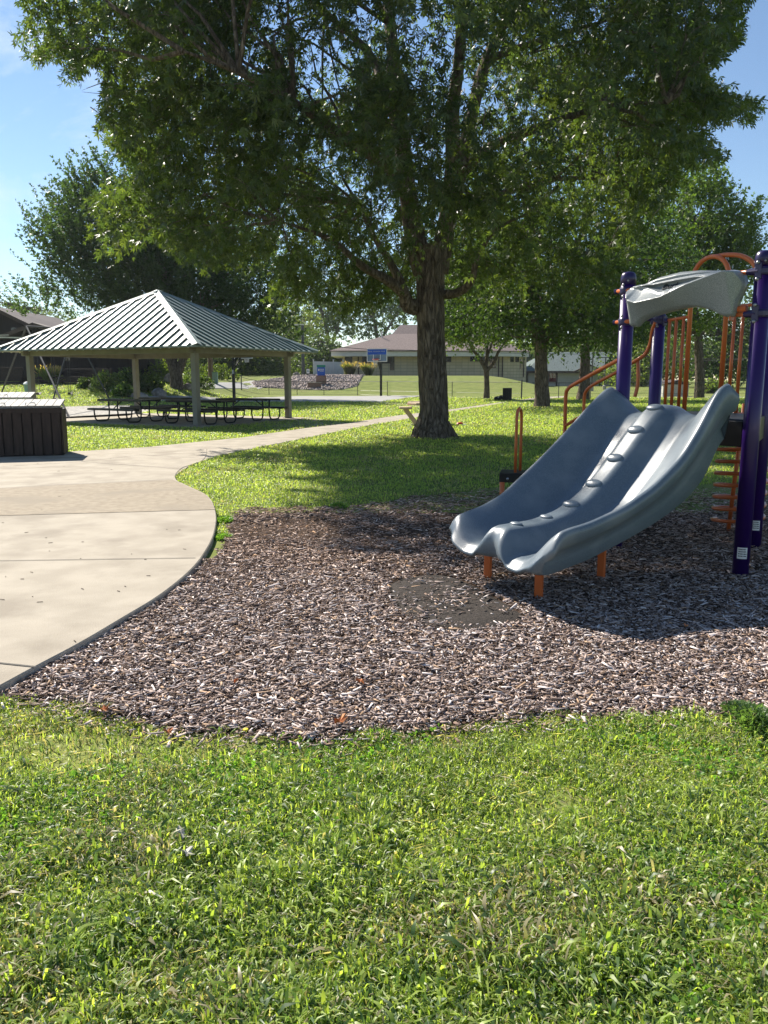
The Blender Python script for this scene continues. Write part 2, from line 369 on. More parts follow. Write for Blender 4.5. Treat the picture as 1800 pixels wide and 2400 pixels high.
r_ = .008
cen = Vector((-6, 5))
b.add([(p[0], p[1], -.1) for p in PLAZA_FULL]+[(p[0], p[1], PZ-r_) for p in PLAZA_FULL], [(i, (i+1) % n, n+(i+1) % n, n+i) for i in range(n)], 1)
ins = []
for i, p in enumerate(PLAZA_FULL):
    d = (Vector(PLAZA_FULL[(i+1) % n])-Vector(PLAZA_FULL[i-1])); nn = Vector((-d.y, d.x)).normalized()
    if (cen-Vector(p)).dot(nn) < 0: nn = -nn
    ins.append(Vector(p)+nn*r_)
b.add([(p[0], p[1], PZ-r_) for p in PLAZA_FULL]+[(p[0], p[1], PZ) for p in ins], [(i, (i+1) % n, n+(i+1) % n, n+i) for i in range(n)], 0)
b.add([(p[0], p[1], PZ) for p in ins], [tuple(range(n))], 0)
tag(b.build('pavement', ['concrete', 'concrete_side']), kind='structure')
# exposed-aggregate slab between two joints, and the joints themselves
bs = [G(x, y, PZ+.004) for x, y in [(-120, 1150), (405, 1124), (443, 1141), (478, 1156), (492, 1169), (500, 1186), (504, 1194), (0, 1208), (-120, 1213)]]
b = MB(); b.add(bs, [tuple(range(len(bs)))]); tag(b.build('pavement_slab', 'concrete_brown'), kind='structure')
b = MB()
for P in [[(-100, 1149), (405, 1122.5)], [(-100, 1315), (458, 1307)], [(-20, 1551), (84, 1562)], [(-100, 1100), (190, 1082), (330, 1066)], [(190, 1082), (420, 1098)], [(330, 1066), (485, 1074)]]:
    for q in range(len(P)-1):
        a = G(*P[q], PZ+.0045); c = G(*P[q+1], PZ+.0045); d = (c-a).normalized(); s_ = Vector((-d.y, d.x, 0))*.006
        b.add([a-s_, c-s_, c+s_, a+s_], [(0, 1, 2, 3)])
tag(b.build('pavement_joint', 'twine'), kind='structure')
# path to the back
up = [(300, 1052), (469, 1035), (570, 1025), (710, 1004), (811, 992), (936, 973), (1052, 960), (1158, 945), (1219, 937), (1262, 931), (1330, 928)]
lo = [(404, 1119), (445, 1090), (517, 1066), (637, 1042), (782, 1013), (879, 994), (946, 984), (1050, 966), (1146, 951), (1190, 942), (1262, 936), (1330, 932)]
PATH_A = [G(x, y, .05) for x, y in up]; PATH_B = [G(x, y, .05) for x, y in lo]
sheet('path', PATH_A, PATH_B, 'concrete', 60, 3, .02)
PATHPOLY = [tuple(p[:2]) for p in PATH_A]+[tuple(p[:2]) for p in PATH_B][::-1]
# mulch bed
b = MB(); v = [(p[0], p[1], .004) for p in MULCH]; b.add(v, [tuple(range(len(v)))])
tag(b.build('mulch_bed', 'mulch_soil'), kind='structure')
# swing gravel
SW = [T(x, y) for x, y in [(-60, 955), (150, 955), (330, 952), (352, 964), (300, 976), (150, 983), (-60, 986)]]
sheet('gravel_bed', SW[:3]+[SW[3]], [SW[6], SW[5], SW[4], SW[3]], 'gravel', 24, 6, .03)
# ball court, its path, road
CA = [T(x, y) for x, y in [(330, 931), (470, 929.5), (700, 929), (860, 929), (990, 928)]]; CB = [T(x, y) for x, y in [(330, 940), (470, 942), (700, 943), (800, 943), (893, 943)]]
sheet('court', CA, CB, 'court', 30, 5, .03)
sheet('court_path', [T(870, 942.5), T(930, 945), T(985, 951), T(1050, 959)], [T(860, 943.5), T(900, 947), T(970, 954), T(1040, 962)], 'concrete', 20, 3, .03)
RA = [T(x, y) for x, y in [(450, 902), (520, 897), (575, 893.5), (668, 890.5)]]; RB = [T(x, y) for x, y in [(440, 909), (500, 911), (572, 911), (668, 895)]]
sheet('road', RA, RB, 'court', 24, 5, .04)
RDX = [(14, 62.5), (60, 62)]; sheet('road', [(20, 64), (70, 66)], [(20, 61), (70, 62.5)], 'court', 24, 3, .03)

# ================================================================== PICNIC SHELTER
def shelter():
    F = Vector((-5.97, 25.35)); u = Vector((.46, .888)); u.normalize(); v = Vector((-u.y, u.x)); LU, LV = 5.15, 7.6
    ze = 2.5; c = F+u*LU/2+v*LV/2; root = empty('picnic_shelter', (c.x, c.y, 0), 'open picnic shelter with ribbed pale green metal roof on tan posts', 'picnic shelter')
    # slab
    def rect(o, du=0, dv=0): return [F-u*o-v*o, F+u*(LU+o)-v*o, F+u*(LU+o)+v*(LV+o), F-u*o+v*(LV+o)]
    b = MB(); b.prism([tuple(p) for p in rect(.75)], -.1, .06); tag(b.build('slab', 'concrete', bevel=.01), kind='structure')
    b = MB(); P = [F+u*1.2-v*.72, F+u*(LU+.7)-v*.72, G(760, 984, .05).xy, G(812, 991, .05).xy, G(700, 1004, .05).xy]; b.prism([tuple(p) for p in P], -.1, .052); tag(b.build('slab', 'concrete'), kind='structure')
    corners = [F, F+u*LU, F+u*LU+v*LV, F+v*LV]
    for p in corners:
        b = MB(); b.box((p.x, p.y, 1.3), (.19, .19, 2.5), math.atan2(u.y, u.x)); po = b.build('post', 'post_paint', root, bevel=.006)
        b = MB(); b.box((p.x, p.y, .072), (.30, .30, .02), math.atan2(u.y, u.x)); b.build('base_plate', 'post_paint', po)
    for i in range(4):
        a, d = corners[i], corners[(i+1) % 4]; t = (d-a).normalized()*.3
        b = MB(); b.bar((*(a-t), 2.44), (*(d+t), 2.44), .12, .22); b.build('beam', 'post_paint', root, bevel=.005)
    ov = .82; E = rect(ov); apex = Vector((c.x, c.y, 4.62)); E3 = [Vector((p.x, p.y, ze+.02)) for p in E]
    b = MB(); seam = MB(); sf = MB()
    for i in range(4):
        a, d = E3[i], E3[(i+1) % 4]; b.add([a, d, apex], [(0, 1, 2)]); dn = Vector((0, 0, -.035)); b.add([a, d, d+dn, a+dn], [(0, 1, 2, 3)])
        sf.add([a+Vector((0, 0, -.05)), d+Vector((0, 0, -.05)), apex+Vector((0, 0, -.08))], [(0, 1, 2)])
        e = (d-a); Lh = e.length; e.normalize(); nrm = (d-a).cross(apex-a).normalized()
        if nrm.z < 0: nrm = -nrm
        k = int(Lh/.375); foot = (apex-a).dot(e)
        for j in range(1, k+1):
            s = j*Lh/(k+1); tt = s/foot if s < foot else (Lh-s)/(Lh-foot)
            base = a+e*s; mid = a+e*foot; upv = apex-mid; top = base+upv*tt
            seam.bar(base+nrm*.022-upv.normalized()*.01, top+nrm*.022-upv.normalized()*.04, .040, .05, up=nrm)
        # soffit ribs below
    rf = b.build('roof', 'roof_metal', root); seam.build('standing_seam', 'roof_seam', rf)
    sf2 = sf.build('soffit', 'soffit', root)
    sr = MB()
    for i in range(4):
        a, d = E3[i], E3[(i+1) % 4]; e = (d-a); Lh = e.length; e.normalize(); k = int(Lh/.37); foot2 = (apex-a).dot(e); mid = a+e*foot2; upv = (apex-mid)
        for j in range(1, k+1):
            s = j*Lh/(k+1); tt = s/foot2 if s < foot2 else (Lh-s)/(Lh-foot2); p = a+e*s+Vector((0, 0, -.065)); sr.bar(p, p+upv*min(.2, tt*.8), .05, .02)
    sr.build('soffit_rib', 'soffit', sf2)
    h = MB()
    for p in E3:
        d = (apex-p).normalized(); nn = Vector((0, 0, 1)); sd = d.cross(nn).normalized(); n2 = sd.cross(d)
        for sg in (-1, 1):
            h.add([p+n2*.07, apex+n2*.07, apex+sd*sg*.16+n2*.01-Vector((0, 0, .05)), p+sd*sg*.16+n2*.01], [(0, 1, 2, 3)])
    h.lathe((apex.x, apex.y, apex.z-.05), [(.26, -.04), (.2, .06), (.03, .12)], 4)
    h.build('ridge_cap', 'roof_metal', rf)
    g = MB()
    for p, q in ((corners[0], v), (corners[1], v), (corners[2], -v), (corners[3], -v)):
        cc = Vector((c.x, c.y)); dr = (cc-p).normalized(); g.bar((p.x, p.y, 2.5), (*(p+(cc-p)*.97), 4.5), .08, .1)
    g.build('rafter', 'post_paint', root)
    return rect(.78)
SLAB = shelter()

def picnic_table():
    root = empty('picnic_table', (0, 0, 0), '', 'picnic table', 'black picnic tables under the shelter')
    def slab(name, y, z, wd, L_):
        b = MB(); b.box((0, y, z), (L_, wd, .035)); b.box((0, y-wd/2, z-.02), (L_, .03, .06)); b.box((0, y+wd/2, z-.02), (L_, .03, .06)); return b.build(name, 'black_mesh', root, bevel=.006)
    slab('tabletop', 0, .75, .76, 2.35); slab('bench', .68, .45, .26, 2.35); slab('bench', -.68, .45, .26, 2.35)
    for x in (-.83, .83):
        for sg in (-1, 1):
            pts = [(x, .80*sg, .43), (x, .80*sg, .32), (x, .77*sg, .12), (x, .70*sg, .04), (x, .55*sg, .026), (x, .36*sg, .026), (x, .26*sg, .05), (x, .20*sg, .14), (x, .17*sg, .40), (x, .20*sg, .72)]
            b = MB(); b.tube(pts, .026, 7); b.build('leg', 'black', root, smooth=True)
        b = MB(); b.tube([(x, -.34, .72), (x, .34, .72)], .022, 6); b.build('crossbar', 'black', root, smooth=True)
        s = 1 if x > 0 else -1; b = MB(); b.tube([(x, 0, .42), (x-.5*s, 0, .72)], .018, 6); b.build('brace', 'black', root, smooth=True)
    return root
def copy_tree(o, parent=None):
    c = o.copy(); COL.objects.link(c)
    if parent is not None: c.parent = parent
    for ch in [q for q in bpy.data.objects if q.parent == o]: copy_tree(ch, c)
    return c
pt = picnic_table(); zr = .06
tabs = [((310, 1.0), 27.6, 'black picnic table at the left end, nearest the storage bins'), ((476, 1), 26.4, 'black picnic table just behind the front shelter post'),
        ((585, 1), 28.8, 'black picnic table at the right end beside the right shelter post'), ((400, 1), 30.0, 'black picnic table at the back with pale sunlit legs')]
for i, ((px_, _), Y, lb) in enumerate(tabs):
    o = pt if i == 0 else copy_tree(pt); X = (px_-900)/FPX*Y*1.005
    o.location = (X, Y, zr); o.rotation_euler.z = R(180-31+(-2, 3, 1, -3)[i]); o['label'] = lb

# ================================================================== STORAGE BINS
def bin_box(name, x0, x1, y0, depth, h, label, turn=17):
    root = empty(name, ((x0+x1)/2, y0+depth/2, 0), label, 'storage bin', 'slatted brown wooden bins by the path')
    b = MB(); W = x1-x0; b.box(((x0+x1)/2, y0+depth/2+.02, h/2+.04), (W-.06, depth-.06, h-.1)); b.build('inner_box', 'black', root)
    n = int(round(W/.172)); rng = random.Random(5)
    b = MB()
    for i in range(n):
        cx = x0+(i+.5)*W/n; b.box((cx, y0-.012+rng.uniform(-.003, .003), .07+(h-.1)/2), (W/n-.022, .024, h-.12))
    b.build('front_slats', 'wood_dark', root, bevel=.003)
    for sx in (x0-.012, x1+.012):
        b = MB(); m_ = int(depth/.172)
        for i in range(m_): b.box((sx, y0+(i+.5)*depth/m_, .07+(h-.1)/2), (.024, depth/m_-.02, h-.12))
        b.build('side_slats', 'wood_dark', root, bevel=.003)
    b = MB(); b.box(((x0+x1)/2, y0+depth/2, .04), (W+.02, depth, .06)); b.box(((x0+x1)/2, y0-.03, h-.045), (W+.06, .03, .09)); b.build('rail', 'wood_dark', root, bevel=.004)
    # sloping lid of boards
    lid = MB(); k = 5; dy = depth+.1; rise = .10; rot = Matrix.Rotation(math.atan2(rise, dy), 3, 'X')
    kk = int(round((W+.1)/.15))
    for i in range(kk):
        lid.box((x0-.02+(i+.5)*(W+.04)/kk, y0-.05+dy/2, h+.03+rise/2), ((W+.04)/kk-.008, dy, .032), rot=rot)
    lo_ = lid.build('lid', 'wood_grey', root, bevel=.003)
    for cx in (x1-W*.28, x1-W*.56):
        hb = MB(); hb.tube([(cx-.09, y0+.06, h+.055), (cx-.08, y0+.07, h+.10), (cx+.08, y0+.07, h+.10), (cx+.09, y0+.06, h+.055)], .009, 6); hb.build('handle', 'steel', lo_, smooth=True)
    rt = Matrix.Rotation(R(turn), 3, 'Z'); cn = Vector((x1, y0, 0)); root.rotation_euler.z = R(turn); root.location = cn+rt@(Vector(root.location)-cn)
p0 = G(148, 1067, PZ)
bin_box('storage_bin', p0.x-1.9, p0.x, p0.y, .95, .98, 'dark brown slatted bin with weathered grey lid standing at the path edge, nearer one')
bin_box('storage_bin', -9.9, -7.95, 17.9, .9, 1.08, 'dark brown slatted bin mostly hidden behind the nearer grey lidded bin')

# ================================================================== PLAYGROUND TOWER
P1 = Vector((2.13, 7.12)); P2 = Vector((2.82, 6.08)); P4 = Vector((3.42, 7.15)); P3 = Vector((2.80, 8.25))
cD = (P2-P1).normalized(); sD = Vector((cD.y, -cD.x))      # across the slide, down the slide
def playground():
    root = empty('playground_tower', (2.9, 7.2, 0), 'purple and orange playground tower with double grey plastic slide', 'playground')
    # ---- posts
    def post(P, top, stick=None):
        b = MB(); b.lathe((P.x, P.y, 0), [(.062, -.1), (.062, top-.10)], 24)
        po = b.build('post', 'purple', root, smooth=False)
        for p in po.data.polygons: p.use_smooth = len(p.vertices) == 4
        b = MB(); b.lathe((P.x, P.y, 0), [(.066, top-.10), (.066, top-.04), (.060, top-.012), (.045, top+.006), (.015, top+.012)], 24); b.build('post_cap', 'purple_cast', po, smooth=True)
        b = MB()
        for a in (0, 1, 2): b.ball((P.x+.066*math.cos(a*2.1-1.9), P.y+.066*math.sin(a*2.1-1.9), top-.07), .009, 8)
        b.build('rivet', 'steel', po, smooth=True)
        if stick:
            az = math.atan2(-P.y, -P.x)+.05; z = stick; b = MB(); vv = []
            for q in range(5):
                a = az+(q-2)*.30
                for zz in (z-.045, z+.045): vv.append((P.x+.0632*math.cos(a), P.y+.0632*math.sin(a), zz))
            b.add(vv, [(2*q, 2*q+2, 2*q+3, 2*q+1) for q in range(4)]); so_ = b.build('sticker', 'white', po)
            b = MB(); rg = random.Random(3)
            for row in range(4):
                aa = -.45
                while aa < .45:
                    wd = rg.uniform(.06, .16); a0 = az+aa; a1 = az+min(aa+wd, .5); zz = z+.026-row*.018
                    b.add([(P.x+.0640*math.cos(t), P.y+.0640*math.sin(t), q) for t, q in ((a0, zz), (a1, zz), (a1, zz+.009), (a0, zz+.009))], [(0, 1, 2, 3)]); aa += wd+.05
            b.build('sticker_print', 'ink', so_)
        return po
    po1 = post(P1, 2.45); po2 = post(P2, 2.47, .20); po3 = post(P3, 2.45); po4 = post(P4, 2.47, .22)
    def clamp(P, z, dirv, po):
        a = math.atan2(dirv.y, dirv.x); b = MB(); b.lathe((P.x, P.y, z), [(.069, -.035), (.073, -.02), (.073, .02), (.069, .035)], 20)
        q = P+dirv*.06; b.box((q.x, q.y, z), (.05, .045, .10), a); q2 = P+dirv*.12; b.tube([(q.x, q.y, z), (q2.x, q2.y, z)], [.026, .021], 10)
        o = b.build('clamp', 'purple_cast', po, bevel=.003); o2 = MB()
        for dz in (-.055, .055):
            sdv = Vector((-dirv.y, dirv.x)); cam_side = sdv if (sdv.dot(-P) > 0) else -sdv
            c_ = P+dirv*.035+cam_side*.058; o2.ball((c_.x, c_.y, z+dz), (.014, .014, .014), 8)
        o2.build('bolt', 'steel', po, smooth=True)
    # ---- header panel (built in the plane of posts one and two, bowed outward)
    PP = P1+sD*.09
    def pp(px_, py_): # panel coordinates a (along cD), z
        q = onplane(px_, py_, PP, sD); return ((q.xy-PP).dot(cD), q.z)
    topc = [pp(*q) for q in [(1476, 690), (1480, 674), (1492, 668), (1508, 666), (1545, 649), (1593, 637), (1641, 633), (1689, 634), (1718, 632), (1735, 635), (1741, 650), (1743, 664)]]
    botc = [pp(*q) for q in [(1476, 700), (1478, 766), (1492, 765), (1504, 753), (1520, 744), (1549, 736), (1583, 727), (1617, 720), (1641, 720), (1672, 728), (1689, 738), (1704, 743), (1722, 741), (1724, 706), (1735, 690), (1743, 668)]]
    rid = [pp(*q) for q in [(1476, 680), (1483, 690), (1497, 706), (1515, 712), (1545, 707), (1583, 699), (1641, 671), (1689, 650), (1720, 637), (1743, 633)]]
    def itp(c_, a): return float(np.interp(a, [q[0] for q in c_], [q[1] for q in c_]))
    lt = [pp(*q) for q in [(1495, 672), (1540, 668), (1593, 658), (1641, 650), (1680, 648)]]     # upper edge of the recess
    lb = [pp(*q) for q in [(1495, 672), (1530, 677), (1569, 688), (1605, 684), (1640, 668), (1680, 648)]]   # lower edge
    a0 = topc[0][0]; a1 = topc[-1][0]; NU, NV = 130, 84; vs = []; vb = []
    botm = botc
    def bot(a):
        v_ = itp([q for q in botc[1:13]], a)
        if a < botc[1][0]+.012: v_ = itp([(a0, botc[0][1]), (botc[1][0]+.012, botc[1][1])], a)
        if a > botc[12][0]: v_ = itp([botc[12], (botc[12][0]+.012, botc[13][1]), botc[14], botc[15]], a)
        return v_
    def panel_off(a, z):
        t, bo = itp(topc, a), bot(a); rg_ = min(max(itp(rid, a), bo+.02), t-.004); f = (z-bo)/max(1e-4, t-bo)
        ends = max(0, min(1, (a-a0)/.07, (a1-a)/.07))**.5; amp = .19*(.6+.4*math.sin(math.pi*min(1, max(0, (a-a0)/(a1-a0)))))
        if z < rg_: k = (z-bo)/(rg_-bo); o_ = amp*(.15+.85*k)
        else: k = (z-rg_)/(t-rg_); o_ = amp*((1-k)**1.6*.8+.2*(1-k))+.02*math.exp(-((k-.85)/.10)**2)
        e0_, e1_ = itp(lb, a), itp(lt, a)
        if lb[0][0] < a < lb[-1][0] and e1_-e0_ > .004:
            m_ = min(z-e0_, e1_-z); o_ += .012*math.exp(-(m_/.008)**2)-.040*float(ss(m_, .0, .016))
        edge = min(f, 1-f); rnd = .03*(1-min(1, edge/.07))**2
        return o_*ends-rnd+.01
    for i in range(NU+1):
        a = a0+(a1-a0)*i/NU; t, bo = itp(topc, a), bot(a)
        for j in range(NV+1):
            z = bo+(t-bo)*j/NV; o_ = panel_off(a, z)
            vs.append(PP.to_3d()+Vector((cD.x*a, cD.y*a, z))+Vector((sD.x, sD.y, 0))*o_)
            vb.append(PP.to_3d()+Vector((cD.x*a, cD.y*a, z))+Vector((sD.x, sD.y, 0))*(min(o_, 0)-.045))
    b = MB(); w_ = NV+1; nn = len(vs)
    f = [(i*w_+j, (i+1)*w_+j, (i+1)*w_+j+1, i*w_+j+1) for i in range(NU) for j in range(NV)]
    f2 = [tuple(nn+q for q in reversed(x)) for x in f]; b.add(vs+vb, f+f2)
    rim = [i*w_ for i in range(NU+1)]+[NU*w_+j for j in range(1, NV+1)]+[i*w_+NV for i in range(NU-1, -1, -1)]+[j for j in range(NV-1, 0, -1)]
    b.add(vs+vb, []); base = 0
    b.f += [(rim[i], rim[(i+1) % len(rim)], nn+rim[(i+1) % len(rim)], nn+rim[i]) for i in range(len(rim))]; b.m += [0]*len(rim)
    pan = b.build('header_panel', 'panel', root, smooth=True)
    # raised maker's lettering in the recess
    cu = bpy.data.curves.new('t', 'FONT'); cu.body = 'Burke'; cu.size = .085; cu.extrude = .003; cu.align_x = 'CENTER'; cu.align_y = 'CENTER'
    to = bpy.data.objects.new('t', cu); COL.objects.link(to); dg = bpy.context.evaluated_depsgraph_get(); me = bpy.data.meshes.new_from_object(to.evaluated_get(dg)); bpy.data.objects.remove(to)
    me.materials.clear(); me.materials.append(M['ink']); lo_ = bpy.data.objects.new('lettering', me); COL.objects.link(lo_)
    a_, z_ = pp(1587, 670); ctr = PP.to_3d()+Vector((cD.x*a_, cD.y*a_, z_))+Vector((sD.x, sD.y, 0))*(panel_off(a_, z_)+.004)
    X_ = Vector((cD.x, cD.y, 0.07)).normalized(); sl2 = (panel_off(a_, z_-.02)-panel_off(a_, z_+.02))/.04; Zv = Vector((sD.x, sD.y, sl2)).normalized(); Y_ = Zv.cross(X_).normalized()
    if Y_.z < 0: Y_ = -Y_
    Zv = X_.cross(Y_); Mx = Matrix((X_, Y_, Zv)).transposed()
    me.transform(Mx.to_4x4()); lo_.location = ctr; put(lo_, pan)
    for z in (pp(1480, 678)[1], pp(1480, 752)[1]):
        b = MB(); a = P1+sD*.05-cD*.07; d = P1+sD*.05+cD*.10; b.tube([(*a, z), (*d, z)], .018, 10); b.build('panel_rod', 'orange', root, smooth=True)
        q = P1; b = MB(); b.lathe((q.x, q.y, z), [(.069, -.03), (.075, -.015), (.075, .015), (.069, .03)], 18); q = P1+sD*.05-cD*.10; b.tube([(*(P1-cD*.05+sD*.04), z), (*q, z)], .022, 10); b.build('clamp', 'purple_cast', po1, bevel=.002)
        b = MB()
        for dz in (-.05, .05): qq = P1+sD*.06; b.ball((qq.x, qq.y, z+dz), .014, 8)
        b.build('bolt', 'steel', po1, smooth=True)
    for z, zz in ((pp(1750, 637)[1], 0), (pp(1750, 735)[1], 0)):
        b = MB(); a = P2+sD*.06-cD*.16; d = P2+sD*.04; b.tube([(*a, z), (*d, z)], .018, 10); b.build('panel_rod', 'orange', root, smooth=True)
        b = MB(); b.lathe((P2.x, P2.y, z), [(.069, -.03), (.075, -.015), (.075, .015), (.069, .03)], 18); b.tube([(*(P2+sD*.045), z), (*(P2+sD*.05-cD*.10), z)], [.034, .022], 10); b.box((*(P2+sD*.05), z), (.05, .05, .12), math.atan2(sD.y, sD.x)); b.build('clamp', 'purple_cast', po2, bevel=.004)
        b = MB()
        for dz in (-.06, .06): qq = P2+sD*.078; b.ball((qq.x, qq.y, z+dz), .015, 8)
        b.build('bolt', 'steel', po2, smooth=True)
    zc = pp(1745, 722)[1]
    b = MB(); q = P2-cD*.19+sD*.07; b.box((q.x, q.y, zc), (.012, .05, .17), math.atan2(sD.y, sD.x)+math.pi/2); b.tube([(*(P2+sD*.06-cD*.2), zc), (*(P2+sD*.05-cD*.08), zc)], .024, 10); b.build('panel_bracket', 'orange', root, bevel=.003)
    # ---- deck
    tri = [P1, P2, P4, P3]; cc = (P1+P2+P3+P4)/4; dk = [cc+(p-cc)*.93 for p in tri]
    b = MB(); b.prism([tuple(p) for p in dk], 1.12, 1.23); b.build('deck', 'black', root, bevel=.008)
    b = MB()
    for A_, B_ in ((P1, P2), (P2, P4), (P4, P3), (P3, P1)): t = (B_-A_).normalized(); b.bar((*(A_+t*.07), 1.12), (*(B_-t*.07), 1.12), .03, .2)
    b.build('deck_frame', 'black', root, bevel=.004)
    # ---- the slide
    t_s = [0, .06, .12, .22, .36, .5, .7, .88, 1.07, 1.25, 1.45, 1.65, 1.8, 1.9, 1.96]
    Lr = ([0, .06, .1, .22, .40, .72, 1.0, 1.16, 1.36, 1.57, 1.78, 1.86, 1.90, 1.96], [1.40, 1.47, 1.49, 1.44, 1.31, 1.06, .86, .755, .62, .545, .50, .48, .44, .37])
    Rr = ([0, .06, .14, .20, .29, .40, .60, .9, 1.2, 1.55, 1.78, 1.86, 1.90, 1.96], [1.42, 1.50, 1.53, 1.48, 1.38, 1.22, 1.0, .81, .69, .61, .585, .56, .50, .42])
    bed = ([0, .08, .18, .36, .60, .85, 1.05, 1.3, 1.55, 1.8, 1.96], [1.27, 1.275, 1.24, 1.08, .845, .625, .50, .40, .365, .355, .335])
    hmp = ([0, .1, .22, .40, .6, .78, 1.0, 1.22, 1.5, 1.80, 1.88, 1.93, 1.96], [1.32, 1.345, 1.325, 1.18, .99, .83, .67, .565, .51, .505, .505, .50, .47])
    und = ([-.02, .06, .22, .42, .65, .86, 1.07, 1.45, 1.8, 1.96], [1.12, 1.06, .80, .66, .555, .485, .425, .33, .275, .27])
    I = lambda T_, s: float(np.interp(s, T_[0], T_[1]))
    def sm(T_, s): return sum(I(T_, max(0, s+k*.03)) for k in (-2, -1, 0, 1, 2))/5
    Wd = 1.24; o0 = -.02; no = 56; ns = 64; top = []; und_v = []
    def endoff(f):   # lanes reach a little further than the rims and the middle
        return -.055*(math.exp(-((f-.5)/.07)**2)+math.exp(-((f-.0)/.05)**2)+math.exp(-((f-1.0)/.05)**2))
    for i in range(ns+1):
        for j in range(no+1):
            f = j/no; s = (1.94+endoff(f))*i/ns; sq = s
            bz, hz, lz, rz = sm(bed, sq), sm(hmp, sq), sm(Lr, sq), sm(Rr, sq)
            wl = max(0, 1-f/.23); wr = max(0, 1-(1-f)/.23); hm = max(0, 1-abs(f-.5)/.185)
            sh = lambda q: q*q*(3-2*q)
            z = bz+(lz-bz)*(.5*wl+.5*sh(wl))+(rz-bz)*(.5*wr+.5*sh(wr))+(hz-bz)*sh(min(1, hm*1.35))
            z += -.012*(1-abs((f % .5)/.25-1))   # slight dish
            if i > ns-3: z -= (.006, .02, .045)[i-ns+2]
            S_ = s+.17*f; p = P1+cD*(o0+Wd*f)+sD*(S_+.02)
            top.append(Vector((p.x, p.y, z)))
            uz = sm(und, sq); wz = max(wl, wr); uzz = min(uz+.0*wz, z-.05)
            ins_ = .07*(1-min(1, min(f, 1-f)/.12))
            p = P1+cD*(o0+Wd*f+(ins_ if f < .5 else -ins_))+sD*(S_+.02)
            if i == ns: uzz += .012
            und_v.append(Vector((p.x, p.y, uzz)))
    w_ = no+1; N_ = len(top); b = MB(); V_ = top+und_v
    F_ = [(i*w_+j, (i+1)*w_+j, (i+1)*w_+j+1, i*w_+j+1) for i in range(ns) for j in range(no)]; F_ += [tuple(N_+q for q in reversed(x)) for x in F_]
    # rounded nose row and rolled outer rims
    nose = []
    for j in range(w_):
        a_, c_ = top[ns*w_+j], und_v[ns*w_+j]
        for k in (.2, .5, .8):
            m_ = a_*(1-k)+c_*k+Vector((sD.x, sD.y, 0))*(.022*math.sin(math.pi*k)**.6); nose.append(m_)
    B0 = len(V_); V_ = V_+nose
    for j in range(w_-1):
        c0 = [ns*w_+j]+[B0+3*j+k for k in range(3)]+[N_+ns*w_+j]; c1 = [ns*w_+j+1]+[B0+3*(j+1)+k for k in range(3)]+[N_+ns*w_+j+1]
        F_ += [(c0[k], c0[k+1], c1[k+1], c1[k]) for k in range(4)]
    for j, sg in ((0, -1), (no, 1)):
        B1 = len(V_)
        for i in range(ns+1):
            a_, c_ = top[i*w_+j], und_v[i*w_+j]
            for k, bl in ((.05, .030), (.16, .045), (.38, .038), (.50, -.01), (.80, -.05)):
                V_.append(a_*(1-k)+c_*k+Vector((cD.x, cD.y, 0))*sg*bl)
        for i in range(ns):
            c0 = [i*w_+j]+[B1+5*i+k for k in range(5)]+[N_+i*w_+j]; c1 = [(i+1)*w_+j]+[B1+5*(i+1)+k for k in range(5)]+[N_+(i+1)*w_+j]
            F_ += [(c0[k], c0[k+1], c1[k+1], c1[k]) for k in range(6)]
        cl = [B1+5*ns+k for k in range(5)]; nz = [B0+3*j+k for k in range(3)]
        F_ += [(ns*w_+j, cl[0], nz[0]), (cl[0], cl[1], cl[2], nz[0]), (cl[2], cl[3], nz[1], nz[0]), (cl[3], cl[4], nz[2], nz[1]), (cl[4], N_+ns*w_+j, nz[2])]
    F_ += [(j, j+1, N_+j+1, N_+j) for j in range(no)]
    b.add(V_, F_); sl_ = b.build('slide', 'slide', root, smooth=True)
    for k, s in enumerate((.22, .44, .67, .90, 1.14, 1.40, 1.70)):
        z = sm(hmp, s); dz = (sm(hmp, s+.05)-sm(hmp, s-.05))/.1; p = P1+cD*(o0+Wd*.5)+sD*(s+.17*.5+.02)
        b = MB(); n_ = 16; sc = 1 if k < 5 else .75
        q = Matrix((Vector((cD.x, cD.y, 0)), Vector((sD.x, sD.y, dz)).normalized(), Vector((sD.x*-dz, sD.y*-dz, 1)).normalized())).transposed()
        b.ball((0, 0, 0), (.080*sc, .044*sc, .022*sc), n_); b.v = [tuple(q@Vector(v_)+Vector((p.x, p.y, z+.002))) for v_ in b.v]
        b.build('foot_bump', 'slide', sl_, smooth=True)
    for (x_, y_) in ((1143, 1358), (1262, 1405), (1408, 1362)):
        g = G(x_, y_); b = MB(); zt = .27 if x_ < 1400 else .40
        b.box((g.x, g.y, zt/2-.03), (.062, .03, zt+.06), math.atan2(cD.y, cD.x)+R(8)); b.build('slide_leg', 'orange', root, bevel=.006)
    # ---- rear barriers and arch between posts three and four
    e = P4-P3; el = e.length
    def q_(t, z, off=0):
        n_ = Vector((e.y, -e.x)).normalized(); n_ = n_ if n_.dot(cc-P3) < 0 else -n_; p = P3+e*t+n_*off; return (p.x, p.y, z)
    ztop = 2.16; zb = 1.24
    for ts, tt, nm in (((.11, .175, .245), .33, 0), ((.70, .77), .62, 1)):
        b = MB(); te = 1.0 if nm else 0.0
        if nm == 0: b.tube([q_(.05, 2.12), q_(.30, 2.14)], .016, 8); b.tube([q_(.05, zb-.02), q_(.30, zb-.02)], .016, 8)
        else: b.tube([q_(.64, 2.2), q_(.95, 2.2)], .016, 8); b.tube([q_(.64, zb-.02), q_(.95, zb-.02)], .016, 8)
        for t in ts: b.tube([q_(t, zb-.04), q_(t, 2.13 if nm == 0 else 2.2)], .0165, 8)
        if nm == 1: b.tube([q_(.86, zb-.04), q_(.86, 2.2)], .0165, 8)
